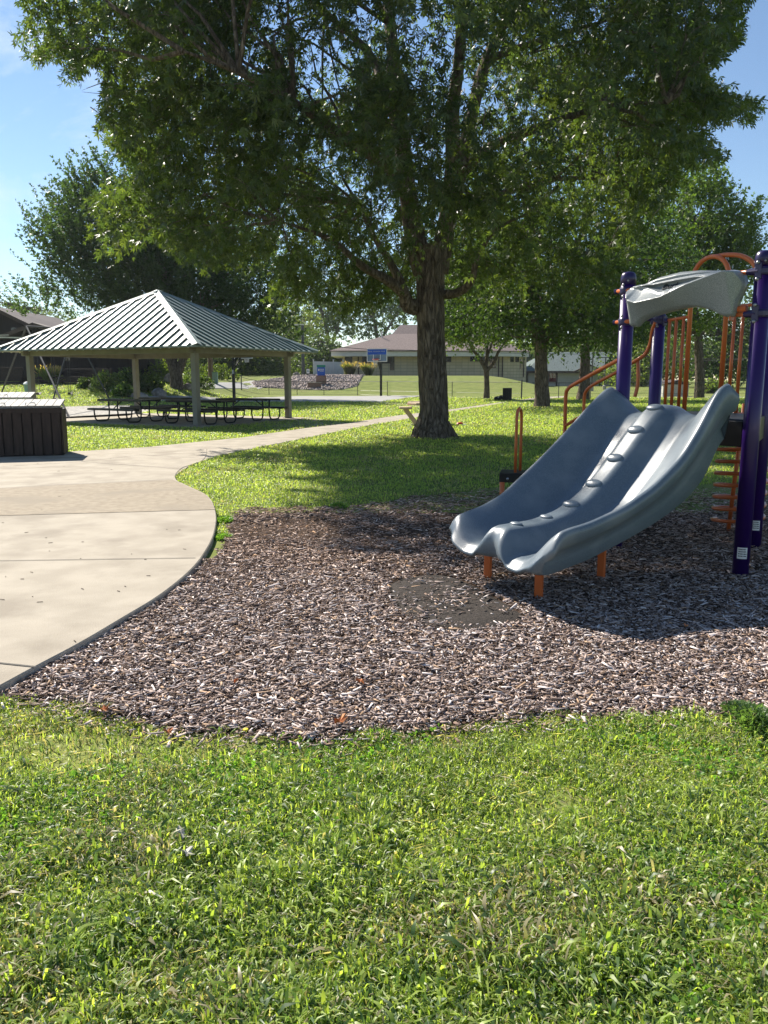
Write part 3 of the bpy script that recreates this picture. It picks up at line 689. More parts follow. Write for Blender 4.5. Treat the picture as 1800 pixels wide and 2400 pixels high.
        b.build('barrier', 'orange', root, smooth=True)
        clamp(P3 if nm == 0 else P4, 2.12, e.normalized()*(1 if nm == 0 else -1), po3 if nm == 0 else po4)
    zpk = D(1665, 602, 7.75).z; zc = zpk-.20; rr = .162; pts = [q_(.303, zb-.1), q_(.303, zc-.12)]
    for k in range(13):
        a = math.pi*(1-k/12); pts.append(q_(.465+rr*math.cos(a), zc+.20*math.sin(a)))
    pts += [q_(.627, zc-.12), q_(.627, zb-.1)]; b = MB(); b.tube(pts, .0225, 10); b.build('entry_arch', 'orange', root, smooth=True)
    pts = [q_(.47, zpk, .03), q_(.58, zpk+.0, .03), q_(.70, zpk-.03, .04), q_(.80, zpk-.12, .05), q_(.835, zpk-.27, .05), q_(.835, 2.1, .05), q_(.835, zb-.1, .05)]
    P_ = [Vector(p) for p in pts]; sm_ = []
    for i in range(len(P_)-1):
        for k in range(5):
            t = k/5; p0_, p1_, p2_, p3_ = P_[max(i-1, 0)], P_[i], P_[i+1], P_[min(i+2, len(P_)-1)]
            sm_.append(.5*((2*p1_)+(-p0_+p2_)*t+(2*p0_-5*p1_+4*p2_-p3_)*t*t+(-p0_+3*p1_-3*p2_+p3_)*t**3))
    b = MB(); b.tube(sm_+[P_[-1]], .0225, 10); b.build('entry_rail', 'orange', root, smooth=True)
    # ---- side edge P1-P3: stair with handrails down to the back left
    od = Vector((-(P3-P1).y, (P3-P1).x)).normalized(); od = od if od.x < 0 else -od
    def cat(pts, k=6):
        P_ = [Vector(p) for p in pts]; o_ = []
        for i in range(len(P_)-1):
            for q in range(k):
                t = q/k; p0_, p1_, p2_, p3_ = P_[max(i-1, 0)], P_[i], P_[i+1], P_[min(i+2, len(P_)-1)]
                o_.append(.5*((2*p1_)+(-p0_+p2_)*t+(2*p0_-5*p1_+4*p2_-p3_)*t*t+(-p0_+3*p1_-3*p2_+p3_)*t**3))
        return o_+[P_[-1]]
    r1 = [D(1475, 826, 7.22), D(1458, 839, 7.35), D(1400, 870, 7.8), D(1345, 901, 8.2), D(1331, 912, 8.3), D(1326, 930, 8.35), D(1324, 1000, 8.38), D(1321, 1080, 8.4)]
    b = MB(); b.tube(cat(r1), .0195, 10); b.tube([D(1325, 998, 8.36), D(1375, 967, 8.1), D(1450, 925, 7.6)], .017, 8); b.build('handrail', 'orange', root, smooth=True)
    r2 = [D(1536, 755, 8.2), D(1529, 775, 8.25), D(1524, 805, 8.3), D(1512, 830, 8.35), D(1492, 844, 8.4), D(1440, 875, 8.8), D(1390, 902, 9.15), D(1373, 918, 9.25), D(1369, 940, 9.3), D(1368, 1000, 9.3), D(1367, 1060, 9.3)]
    b = MB(); b.tube(cat(r2), .0195, 10); b.tube(cat([D(1495, 845, 8.42), D(1496, 880, 8.4), D(1494, 905, 8.4), D(1488, 930, 8.4)]), .019, 10); b.build('handrail', 'orange', root, smooth=True)
    m0 = (P1+P3)/2
    for k in range(4):
        p = m0+od*(.22+.27*k); z = 1.0-.24*k; b = MB(); b.box((p.x, p.y, z), (.26, .9, .045), math.atan2(od.y, od.x)); b.build('step', 'black', root, bevel=.008)
    clamp(P3, 2.14, Vector((-1, .1)).normalized(), po3)
    # ---- helical climber on the far right side
    q0 = G(1706, 1247, 0); cx, cy = q0.x+.035, q0.y-.12
    pts = []; turns = 9.3
    for i in range(int(turns*28)+1):
        a = 2*math.pi*i/28; pts.append((cx+.235*math.cos(a+2.2), cy+.235*math.sin(a+2.2), .13+.118*i/28))
    b = MB(); b.tube(pts, .019, 7); ccl = b.build('spiral_climber', 'orange', root, smooth=True)
    b = MB(); b.tube([(q0.x, q0.y, -.05), (q0.x+.06, q0.y-.02, 1.30)], .021, 10); b.build('climber_pole', 'orange', ccl, smooth=True)
playground()

def step_pod():
    g = G(1205, 1176, 0); root = empty('transfer_step', (g.x+.15, g.y, 0), 'low black step platform with narrow orange hoop handle behind the slide', 'play step')
    b = MB(); c0 = D(1214, 1118, g.y+.15); px_ = 187.
    b.box((g.x+.22, g.y+.15, .305), (.76, .42, .12), R(-12)); b.build('platform', 'black', root, bevel=.01)
    b = MB()
    for q in (-.08, .16): b.ball((g.x+q-.02, g.y-.075-q*.2, .30), .018, 8)
    b.build('bolt', 'steel', root, smooth=True)
    for dx, dy in ((-.155, .02), (.10, .02)):
        b = MB(); b.tube([(g.x+dx, g.y+dy, -.05), (g.x+dx, g.y+dy, .25)], [.028, .034], 10); b.build('leg', 'orange', root, smooth=True)
    pts = []; hx, hy = g.x+.065, g.y+.18; dv_ = Vector((.048, .10)); zt = 1.17
    pts.append((hx-dv_.x, hy-dv_.y, .33)); pts.append((hx-dv_.x, hy-dv_.y, .7)); pts.append((hx-dv_.x*.98, hy-dv_.y*.98, .95))
    for k in range(11):
        a = math.pi*(1-k/10); pts.append((hx+dv_.x*math.cos(a)*.96, hy+dv_.y*math.cos(a)*.96, zt-.12+.12*math.sin(a)))
    pts += [(hx+dv_.x*.98, hy+dv_.y*.98, .95), (hx+dv_.x, hy+dv_.y, .7), (hx+dv_.x, hy+dv_.y, .33)]
    b = MB(); b.tube(pts, .0195, 10); b.build('hoop_handle', 'orange', root, smooth=True)
step_pod()

# worn rubber mat at the slide foot
def rubber():
    px_ = [(905, 1372), (930, 1353), (985, 1343), (1040, 1342), (1100, 1362), (1150, 1390), (1220, 1430), (1240, 1448), (1190, 1462), (1100, 1478), (1040, 1480), (975, 1460), (930, 1420)]
    P = [G(x, y, .02) for x, y in px_]; P = smooth_poly([tuple(p[:2]) for p in P], 2); b = MB(); n = len(P)
    c = Vector((sum(p[0] for p in P)/n, sum(p[1] for p in P)/n)); v = []; rings = (1.0, .93, .7, .4, .01)
    for k, r in enumerate(rings):
        for p in P: q = c+(Vector(p)-c)*r; v.append((q.x, q.y, (.0, .016, .022, .02, .016)[k]))
    b.add(v, [(k*n+i, k*n+(i+1) % n, (k+1)*n+(i+1) % n, (k+1)*n+i) for k in range(4) for i in range(n)])
    tag(b.build('rubber_mat', 'rubber', smooth=True), 'worn black rubber wear mat half buried in wood chips at the slide foot', 'rubber mat')
    return P
RUB = rubber()

# ================================================================== BALL COURT AND FENCE
def hoop(px_, py_, Y, label, face, sticker=False, arm=1.0):
    g = D(px_, py_, Y); g.z = tz(g.x, g.y); root = empty('basketball_hoop', g, label, 'basketball hoop', 'basketball hoops at the court')
    x, y, z = g; f = Vector(face).normalized(); sd = Vector((-f.y, f.x)); az = math.atan2(f.y, f.x)
    b = MB(); b.box((x, y, z+1.35), (.16, .16, 2.75), az); b.build('pole', 'black', root, bevel=.01)
    q = Vector((x, y))+f*.25; b = MB(); b.bar((x, y, z+2.55), (*(Vector((x, y))+f*.75), z+3.2), .14, .12); b.bar((x, y, z+2.0), (*(Vector((x, y))+f*.75), z+2.95), .09, .09); b.bar((x, y, z+2.75), (*(Vector((x, y))+f*.1), z+3.75), .1, .1); b.build('support_arm', 'black', root)
    c = Vector((x, y))+f*arm
    b = MB(); b.box((c.x, c.y, z+3.40), (.02, 1.70, .98), az); bd = b.build('backboard', 'glass', root)
    b = MB()
    for dz in (-.515, .515): b.box((c.x, c.y, z+3.40+dz), (.05, 1.8, .055), az)
    for dy in (-.875, .875): qq = c+sd*dy; b.box((qq.x, qq.y, z+3.40), (.05, .055, .98), az)
    b.build('board_frame', 'white', bd); cc = c+f*.015
    b = MB()
    for dz in (-.06, .42): b.box((cc.x, cc.y, z+3.10+dz), (.012, .66, .05), az)
    for dy in (-.31, .31): qq = cc+sd*dy; b.box((qq.x, qq.y, z+3.28), (.012, .05, .44), az)
    b.build('target_square', 'white', bd)
    b = MB(); cb = c+f*.018; b.box((cb.x, cb.y, z+3.66), (.012, 1.66, .42), az); bb = b.build('banner', 'blue', bd)
    b = MB(); rg = random.Random(8)
    for a, e_ in ((-.76, -.38), (-.30, -.16), (-.08, .26), (.38, .74)):
        t = a
        while t < e_:
            qq = c+f*.030+sd*t; b.box((qq.x, qq.y, z+3.70), (.008, .035, .08+rg.uniform(-.02, .03)), az); t += .10
    b.build('banner_letters', 'vinyl', bb)
    rc = c+f*.38; b = MB(); b.tube([(rc.x+.23*math.cos(t*math.pi/10), rc.y+.23*math.sin(t*math.pi/10), z+3.05) for t in range(21)], .032, 6, cap=False); b.box((*(c+f*.08), z+3.03), (.16, .3, .16), az); b.build('rim', 'red', root)
    b = MB()
    for k in range(12):
        a = k*math.pi/6
        for s_ in (.5, -.5):
            b.tube([(rc.x+.23*math.cos(a), rc.y+.23*math.sin(a), z+3.04), (rc.x+.17*math.cos(a+s_), rc.y+.17*math.sin(a+s_), z+2.82), (rc.x+.13*math.cos(a), rc.y+.13*math.sin(a), z+2.62)], .011, 4)
    b.build('net', 'white', root)
    if sticker:
        b = MB(); b.box((x, y-.09, z+1.95), (.12, .01, .28)); b.build('sticker', 'white', root)
hoop(893, 927, 68, 'black basketball pole with clear backboard and blue banner, in front of the tan building', (-.35, -.94), arm=.95)
hoop(549, 938, 56, 'black basketball pole seen through the shelter, its backboard hidden by the shelter roof', (.55, .84), True)

def fence(name, P, label, posts, h=1.2, bigs=()):
    root = empty(name, P[0], label, 'fence'); b = MB(); mid = MB(); mesh = MB()
    n = 60; A = []
    seg = [(Vector(P[i]), Vector(P[i+1])) for i in range(len(P)-1)]
    for a, c in seg:
        for k in range(14): p = a.lerp(c, k/14); p.z = tz(p.x, p.y); A.append(p)
    p = Vector(P[-1]); p.z = tz(p.x, p.y); A.append(p); up = Vector((0, 0, 1))
    b.tube([p+up*h for p in A], .022, 6); b.build('top_rail', 'fence_metal', root)
    mesh.tube([p+up*.35*h for p in A], .008, 4); mesh.tube([p+up*.06 for p in A], .010, 4); mesh.build('tension_wire', 'fence_metal', root)
    # chain-link wires (a fine diamond net)
    ch = MB(); r = .0022; step = .16
    for i in range(len(A)-1):
        a, c = A[i], A[i+1]; Lg = (c-a).length; k = max(1, int(Lg/step)); dr = (c-a)/k
        for j in range(k):
            q = a+dr*j
            for s_ in (1, -1):
                p0_ = q+up*(.04 if s_ > 0 else h); p1_ = q+dr*(h/step)*.5+up*(h if s_ > 0 else .04); t = Vector((0, 0, .0035)); ch.add([p0_-t, p1_-t, p1_+t, p0_+t], [(0, 1, 2, 3)])
    ch.build('chain_link', 'fence_metal', root)
    for q in posts:
        q = Vector(q); q.z = tz(q.x, q.y); pb = MB(); pb.tube([q, q+up*(h+.03)], .028, 7); pb.build('fence_post', 'fence_metal', root)
    for q in bigs:
        q = Vector(q); q.z = tz(q.x, q.y); pb = MB(); pb.tube([q, q+up*(h+.12)], .05, 8); pb.ball(q+up*(h+.14), .06, 8); pb.build('fence_post', 'fence_metal', root)
a, c, d = D(566, 911, 74), D(838, 922, 71), D(1222, 935, 57)
def onl(px_, P, Q):
    r = ray(px_, 900); t0 = (P.x*(Q.y-P.y)-P.y*(Q.x-P.x))/(r[0]*(Q.y-P.y)-r[1]*(Q.x-P.x)); return Vector((r[0]*t0, r[1]*t0, 0))
fence('chain_link_fence', [a, c, d], 'chain link fence with dark rail along the far side of the court', [onl(q, a, c) for q in (630, 696, 759)]+[onl(q, c, d) for q in (838, 908, 984, 1060, 1140)], 1.22, [a, d])
g2 = D(1950, 935, 59); fence('chain_link_fence', [D(1245, 935, 57), g2], 'chain link fence behind the playground tower, right of the gate gap', [onl(q, D(1245, 935, 57), g2) for q in (1310, 1385, 1463, 1545, 1630, 1712, 1790)], 1.18, [])

# ================================================================== TAN BLOCK BUILDING
def wallrect(b, P, Q, z0, z1, off=0, m=0, th=.06):
    """a slab on the wall line P-Q, standing off by `off` towards the camera"""
    P = Vector(P).xy; Q = Vector(Q).xy; d = (Q-P).normalized(); n = Vector((d.y, -d.x)); n = n if n.y < 0 else -n
    c = (P+Q)/2+n*off; b.box((c.x, c.y, (z0+z1)/2), ((Q-P).length, th, z1-z0), math.atan2(d.y, d.x), m=m)
def tan_building():
    Y = 105.0; X = lambda p, Yq=Y: D(p, 880, Yq).x; Z = lambda q, Yq=Y: D(900, q, Yq).z
    root = empty('community_building', (X(1000), Y, tz(X(1000), Y)), 'long tan block building with brown hip roof and wide pale fascia', 'building')
    zb = 1.0; zt = Z(834); xl, xr = X(803), X(1180); dep = 16
    b = MB(); b.prism([(xl, Y), (xr, Y), (X(1233, Y+2.5), Y+2.5), (X(1233, Y+2.5), Y+dep), (xl, Y+dep)], zb, zt); b.build('wall', 'block', root)
    b = MB(); y0 = Y-1.9; fz0, fz1 = Z(835, y0), Z(822, y0); fx0, fx1 = D(776, 830, y0).x, X(1242, Y)
    b.prism([(fx0, y0), (fx1-4, y0), (fx1, y0+3), (fx1, Y+dep+1), (fx0, Y+dep+1)], fz0, fz1); b.build('fascia', 'fascia', root, bevel=.03)
    # stepped hip roof
    b = MB(); z1 = fz1; zm = D(900, 783, Y+5).z; zr = D(900, 762.5, Y+8).z
    e = [(fx0-.2, y0-.2), (fx1-4, y0-.2), (fx1+.2, y0+3), (fx1+.2, Y+dep+1.2), (fx0-.2, Y+dep+1.2)]
    mx0, mx1 = D(919, 783, Y+5).x, D(1120, 783, Y+5).x; mid = [(mx0, Y+4.5), (mx1, Y+4.5), (mx1+.5, Y+4.8), (mx1+.5, Y+10.5), (mx0, Y+10.5)]
    rx0, rx1 = D(938, 762, Y+8).x, D(1070, 762, Y+8).x; tp = [(rx0, Y+7), (rx1, Y+7), (rx1, Y+7.1), (rx1, Y+8.6), (rx0, Y+8.6)]
    v = [(*p, z1+.01) for p in e]+[(*p, zm) for p in mid]+[(*p, zr) for p in tp]; f = [(i, (i+1) % 5, 5+(i+1) % 5, 5+i) for i in range(5)]+[(5+i, 5+(i+1) % 5, 10+(i+1) % 5, 10+i) for i in range(5)]+[tuple(range(10, 15))]
    b.add(v, f); b.add([(*p, z1+.01) for p in e]+[(*p, z1-.1) for p in e], [(i, (i+1) % 5, 5+(i+1) % 5, 5+i) for i in range(5)]); rf = b.build('roof', 'shingle_brown', root)
    b = MB(); q = D(895, 783, Y+3); b.tube([(q.x, q.y, q.z-.8), (q.x, q.y, q.z+.35)], .09, 8); b.build('vent_pipe', 'fascia', rf)
    def win(x0, x1, y0_, y1_, nm='window', frame=True):
        p = MB(); wallrect(p, (X(x0), Y), (X(x1), Y), Z(y1_), Z(y0_), .05, th=.1); w_ = p.build(nm, 'trim_brown' if nm == 'window' else 'black', root)
        p = MB(); t = .07; n = max(1, round((X(x1)-X(x0))/1.4))
        for k in range(n):
            a0 = X(x0)+(X(x1)-X(x0))*k/n+t; a1 = X(x0)+(X(x1)-X(x0))*(k+1)/n-t; wallrect(p, (a0, Y), (a1, Y), Z(y1_)+t, Z(y0_)-t, .105, th=.02)
        p.build('pane', 'glass_dark', w_)
    win(809, 826, 835, 879, 'door'); win(849, 914, 834, 852); win(914, 924, 833, 868); win(1040, 1057, 832, 849); win(1101, 1160, 829, 847); win(1148, 1162, 847, 862.5)
    # side face windows and door on the set back bay
    Y2 = Y+1.2
    for x0, x1, ya, yb in ((1195, 1203, 835, 848), (1207, 1215, 835, 848), (1218, 1223, 840, 865)):
        p = MB(); t0 = (x0-1180)/53; wallrect(p, (D(x0, 860, Y+2.5*t0+.05).x, Y+2.5*t0), (D(x1, 860, Y+2.5*(t0+.14)).x, Y+2.5*(t0+.14)), Z(yb), Z(ya), .05); p.build('window', 'glass_dark', root)
    for x0 in (840, 1169, 1178, 1228):
        p = MB(); yy = Y-.12 if x0 < 1182 else Y+2.1; p.tube([(D(x0, 850, yy).x, yy, 1.7), (D(x0, 850, yy).x, yy, zt)], .07, 6); p.build('downspout', 'trim_brown', root)
tan_building()

# stone bed and slope rocks in front of it
RK = [D(x, y, Y) for x, y, Y in [(590, 903, 86), (650, 893, 90), (700, 886, 94), (760, 881, 99), (800, 880, 102), (860, 881, 103)]]
RL = [D(x, y, Y) for x, y, Y in [(600, 906, 82), (650, 908, 81), (700, 911, 80), (760, 912, 79.5), (800, 911, 80), (838, 905, 83)]]
def rock_sheet():
    o = sheet('rock_bed', RK, RL, 'rock', 40, 16, .05)
rock_sheet()
def rocks():
    rg = np.random.default_rng(4); V = []; Q = []; k = 0; n = 3800
    A = np.array([(p.x, p.y) for p in RK]); B = np.array([(p.x, p.y) for p in RL])
    cube = np.array([(-1, -1, -1), (1, -1, -1), (1, 1, -1), (-1, 1, -1), (-1, -1, 1), (1, -1, 1), (1, 1, 1), (-1, 1, 1)])*.5
    fq = np.array([(4, 5, 6, 7), (0, 1, 5, 4), (1, 2, 6, 5), (2, 3, 7, 6), (3, 0, 4, 7)])
    t = rg.random(n)*5; i = np.minimum(t.astype(int), 4); fr = (t-i)[:, None]; a = A[i]*(1-fr)+A[i+1]*fr; b = B[i]*(1-fr)+B[i+1]*fr; s = rg.random(n)[:, None]; p = a*(1-s)+b*s
    size = rg.uniform(.07, .26, n)**1.0; ang = rg.uniform(0, 6.28, n); jit = rg.uniform(.6, 1.2, (n, 8, 3)); v = cube[None]*jit*size[:, None, None]; v[:, 4:, :2] *= .65
    c_, s_ = np.cos(ang)[:, None], np.sin(ang)[:, None]; x = v[..., 0]*c_-v[..., 1]*s_; y = v[..., 0]*s_+v[..., 1]*c_
    z = v[..., 2]*.8+terr(p[:, 0], p[:, 1])[:, None]+.08; V = np.stack([x+p[:, :1], y+p[:, 1:], z], -1).reshape(-1, 3); Q = (fq[None]+(np.arange(n)*8)[:, None, None]).reshape(-1, 4)
    col = np.repeat(np.array([.34, .28, .25])[None]*rg.uniform(.45, 1.4, (n, 1)), 8, 0)
    tag(big('landscape_stones', V, Q, 'chip', col), 'bed of pinkish landscape stones on the slope before the tan building', 'stones', kind='stuff')
rocks()
def sign():
    q = D(753, 890, 84); z0 = tz(q.x, q.y); z = lambda y_: D(753, y_, 84).z; x = lambda p_: D(p_, 870, 84).x
    root = empty('sign', (q.x, 84, z0), 'blue monument sign with green top on a brick base among stones', 'sign')
    b = MB(); b.box((q.x, 84, (z0+z(880))/2-.1), (x(764)-x(741), .7, z(880)-z0+.2)); b.build('base', 'brick', root, bevel=.01)
    b = MB(); b.box((q.x, 84, (z(882)+z(861))/2), (x(761)-x(743), .4, z(860)-z(881))); bo = b.build('board', 'blue', root, bevel=.02)
    b = MB(); b.box((q.x, 84, z(858)), (x(762)-x(742), .44, z(855)-z(860.5))); b.build('cap', 'teal', root, bevel=.02)
    b = MB(); rg = random.Random(2)
    for row, yy in enumerate((865.5, 869.5)):
        t = x(750.5)
        while t < x(759.5): b.box((t, 84-.205, z(yy)), (.05, .012, .09)); t += .075
    b.box((x(747.5), 84-.205, z(867)), (.14, .012, .22)); b.build('sign_letters', 'white', bo)
    b = MB(); c = D(737, 900, 81); c.z = tz(c.x, c.y); r2 = empty('planter_wall', c, 'low brick planter wall at the foot of the blue sign', 'planter')
    b.box((c.x, c.y, c.z+.28), (1.35, .35, .6), R(4)); b.build('wall', 'brick', r2, bevel=.01); b = MB(); b.box((c.x, c.y, c.z+.6), (1.42, .42, .06), R(4)); b.build('coping', 'concrete_side', r2)
    g = D(722, 880, 93); b = MB(); r3 = empty('small_sign', (g.x, g.y, tz(g.x, g.y)), 'small white sign on a thin post before the dark wall of trees', 'sign')
    b.box((g.x, g.y, D(722, 870, 93).z), (.34, .03, .5)); pnl = b.build('panel', 'white', r3); b = MB(); b.box((g.x, g.y-.02, D(722, 870, 93).z), (.12, .012, .2)); b.build('mark', 'teal', pnl)
    b = MB(); b.tube([(g.x, g.y+.03, tz(g.x, g.y)), (g.x, g.y+.03, g.z+.3)], .03, 6); b.build('pole', 'fence_metal', r3)
sign()
def vinyl():
    a = D(735, 872, 99); c = D(804, 872, 103); root = empty('vinyl_fence', (a.x, a.y, tz(a.x, a.y)), 'white vinyl panel fence beside the tan building corner', 'fence')
    n = 3
    for k in range(n+1):
        p = a.lerp(c, k/n); b = MB(); b.box((p.x, p.y, tz(p.x, p.y)+.95), (.14, .14, 2.0)); b.box((p.x, p.y, tz(p.x, p.y)+2), (.2, .2, .08)); b.build('post', 'vinyl', root)
    for k in range(n):
        p, q = a.lerp(c, k/n), a.lerp(c, (k+1)/n); b = MB(); wallrect(b, p, q, tz(p.x, p.y), tz(p.x, p.y)+1.75); b.build('panel', 'vinyl', root)
vinyl()

# ================================================================== RIGHT HAND BUILDINGS
def green_roof():
    Y = 112.; X = lambda p: D(p, 880, Y).x; Z = lambda q: D(900, q, Y).z
    root = empty('bungalow', (X(1350), Y, tz(X(1350), Y)), 'pale walled bungalow with grey green hip roof and dark red window trim', 'building')
    x0, x1 = X(1238), X(1530); zb = .1; zt = Z(870)
    b = MB(); b.prism([(x0, Y), (x1, Y), (x1, Y+12), (x0, Y+12)], zb, zt); b.build('wall', 'white_wall', root)
    ez = Z(869.5); b = MB(); X0, X1 = x0-.6, x1+.6; rz = Z(822)
    v = [(X0, Y-.9, ez), (X1, Y-.9, ez), (X1, Y+13, ez), (X0, Y+13, ez), (X0+4.2, Y+6, rz), (X1-4, Y+6, rz)]
    b.add(v, [(0, 1, 5, 4), (1, 2, 5), (2, 3, 4, 5), (3, 0, 4)]); rf = b.build('roof', 'shingle_green', root)
    b = MB(); b.prism([(X0, Y-.95), (X1, Y-.95), (X1, Y+13), (X0, Y+13)], ez-.3, ez-.01); b.build('fascia', 'trim_brown', root)
    gx, gw = X(1376), 1.9; b = MB(); ga = Z(857); ye = Y-1.15
    b.add([(gx-gw, ye, ez-.05), (gx+gw, ye, ez-.05), (gx, ye, ga), (gx-gw, ye+3, ez), (gx+gw, ye+3, ez), (gx, ye+4, ga)], [(0, 1, 2), (0, 2, 5, 3), (1, 4, 5, 2)], 0); b.build('gable', ['white_wall'], root)
    b = MB(); b.bar((gx-gw-.25, ye-.06, ez-.1), (gx, ye-.06, ga+.08), .25, .18); b.bar((gx+gw+.25, ye-.06, ez-.1), (gx, ye-.06, ga+.08), .25, .18); b.build('gable_trim', 'trim_brown', root)
    for a, c in ((1283, 1286), (1303, 1307), (1358, 1362), (1432, 1437)):
        b = MB(); wallrect(b, (X(a), Y), (X(c), Y), zb, zt, .06); b.build('trim_board', 'trim_brown', root)
    for a, c in ((1287, 1303), (1437, 1462)):
        b = MB(); wallrect(b, (X(a), Y), (X(c), Y), Z(895), zt-.1, .06); w_ = b.build('window', 'red_trim', root); b = MB()
        m_ = (a+c)/2
        for p, q in ((a+1, m_-.6), (m_+.6, c-1)): wallrect(b, (X(p), Y), (X(q), Y), Z(886), zt-.25, .1)
        b.build('pane', 'glass_dark', w_)
green_roof()
def small_garage():
    Y = 66.; X = lambda p: D(p, 880, Y).x; Z = lambda q: D(900, q, Y).z; x0, x1 = X(1556), X(1616); root = empty('garden_shed', ((x0+x1)/2, Y, 0), 'small white shed with low gable roof behind the playground tower', 'shed')
    zt = Z(901); b = MB(); b.prism([(x0, Y), (x1, Y), (x1, Y+3.2), (x0, Y+3.2)], 0, zt); b.build('wall', 'white_wall', root)
    g = Z(890); xm = (x0+x1)/2; b = MB(); b.add([(x0-.1, Y-.1, zt), (x1+.1, Y-.1, zt), (xm+.2, Y-.1, g), (x0-.1, Y+3.3, zt), (x1+.1, Y+3.3, zt), (xm+.2, Y+3.3, g)], [(0, 1, 2), (3, 5, 4), (0, 2, 5, 3), (1, 4, 5, 2)]); b.build('roof', 'shingle_dark', root)
    b = MB(); b.box((X(1612), Y-.03, zt/2), (.14, .06, zt)); b.build('corner_board', 'trim_brown', root)
small_garage()
def lamp(px_, Y, ytop, label):
    g = D(px_, 920, Y); z0 = tz(g.x, g.y); h = D(px_, ytop, Y).z; root = empty('lamp_post', (g.x, g.y, z0), label, 'street lamp', 'black parking lot lamps')
    b = MB(); b.tube([(g.x, g.y, z0), (g.x, g.y, h)], .07, 8); b.build('pole', 'fence_metal', root)
    b = MB(); b.lathe((g.x, g.y, z0), [(.22, 0), (.22, .4), (.1, .5)], 10); b.build('base', 'concrete_side', root)
    b = MB(); b.bar((g.x-.9, g.y, h), (g.x+.9, g.y, h), .08, .08)
    for s_ in (-.8, .8): b.box((g.x+s_, g.y, h-.05), (.45, .3, .12))
    b.build('lamp_head', 'black', root)
lamp(1386, 84, 821, 'thin black lamp post left of the purple post, before the bungalow')
lamp(1416, 88, 838, 'second thin black lamp post, closest to the purple post')

# ================================================================== DARK BROWN HOUSE AND ITS TERRACE, LEFT
def brown_house():
    Y = 62.; X = lambda p, q=Y: D(p, 880, q).x; Z = lambda q, y=Y: D(900, q, y).z
    root = empty('brown_house', (X(60), Y, tz(X(60), Y)), 'large dark brown house with vertical siding behind the shelter at the left edge', 'house')
    zb = .6; ax, az = X(3), Z(722); ex = X(90); ez = Z(765); lx = ax-(ex-ax)
    b = MB(); P = [(lx, Y, zb), (ex-.6, Y, zb), (ex-.6, Y, ez-.1), (ax, Y, az-.15), (lx, Y, ez-.1)]; n = 5
    b.add(P+[(p[0], Y+11, p[2]) for p in P], [tuple(range(5)), tuple(range(9, 4, -1))]+[(i, (i+1) % 5, 5+(i+1) % 5, 5+i) for i in range(5)]); b.build('wall', 'siding', root)
    b = MB()
    for sx in (-1, 1):
        E_ = ax+sx*(ex-ax); 
        q = [(ax, Y-.7, az+.12), (E_+.2*sx, Y-.7, ez-.02), (E_+.2*sx, Y+11.5, ez-.02), (ax, Y+11.5, az+.12)]; b.add(q+[(p[0], p[1], p[2]-.28) for p in q], [(0, 1, 2, 3), (7, 6, 5, 4), (0, 4, 5, 1), (1, 5, 6, 2), (2, 6, 7, 3)])
    b.build('roof', 'trim_brown', root)
    # lower gable in front
    Y2 = Y-1.6; gx, gz = X(97, Y2), Z(762, Y2); b = MB(); l2, r2 = X(36, Y2), X(118, Y2); lz, rz2 = Z(790, Y2), Z(769, Y2)
    b.add([(l2, Y2, zb), (r2-.5, Y2, zb), (r2-.5, Y2, rz2-.2), (gx, Y2, gz-.2), (l2, Y2, lz-.1), (l2, Y-.01, zb), (r2-.5, Y-.01, zb), (r2-.5, Y-.01, rz2-.2), (gx, Y-.01, gz-.2), (l2, Y-.01, lz-.1)], [(0, 1, 2, 3, 4), (0, 5, 6, 1), (1, 6, 7, 2), (2, 7, 8, 3), (3, 8, 9, 4), (4, 9, 5, 0), (9, 8, 7, 6, 5)]); b.build('wall', 'siding', root)
    b = MB(); b.bar((l2-.8, Y2-.2, lz-.15), (gx+.05, Y2-.2, gz), 1.4, .28); b.bar((gx-.05, Y2-.2, gz), (r2+.2, Y2-.2, rz2-.05), 1.4, .28); b.build('roof', 'trim_brown', root)
    # long lower wing
    Y3 = Y-.5; b = MB(); wx = X(347, Y3); zt = Z(826, Y3); b.prism([(r2-.4, Y3), (wx, Y3), (wx, Y3+9), (r2-.4, Y3+9)], zb, zt); b.build('wall', 'siding', root)
    b = MB(); b.add([(r2-.6, Y3-.6, zt), (wx+.5, Y3-.6, zt), (wx+.5, Y3+10, zt), (r2-.6, Y3+10, zt), (r2-.6, Y3+4.5, zt+1.3), (wx-.5, Y3+4.5, zt+1.3)], [(0, 1, 5, 4), (1, 2, 5), (2, 3, 4, 5), (3, 0, 4)]); b.build('roof', 'shingle_dark', root)
    for x0, x1, ya, yb, yy in ((35, 60, 767, 787, Y), (-2, 5, 725, 737, Y), (155, 169, 836, 846, Y3), (60, 90, 815, 830, Y2)):
        b = MB(); wallrect(b, (X(x0, yy), yy), (X(x1, yy), yy), Z(yb, yy), Z(ya, yy), .05); w_ = b.build('window', 'trim_brown', root); b = MB(); m_ = (x0+x1)/2
        for p, q in ((x0+1, m_-.7), (m_+.7, x1-1)): wallrect(b, (X(p, yy), yy), (X(q, yy), yy), Z(yb-1, yy), Z(ya+1, yy), .10)
        b.build('pane', 'glass_dark', w_)
    b = MB(); b.bar(D(-20, 790, Y-4), D(60, 792, Y-4), .12, .1); b.bar(D(-20, 786, Y-4), D(20, 785, Y-4), .05, .05); b.build('deck_rail', 'fascia', root)
brown_house()
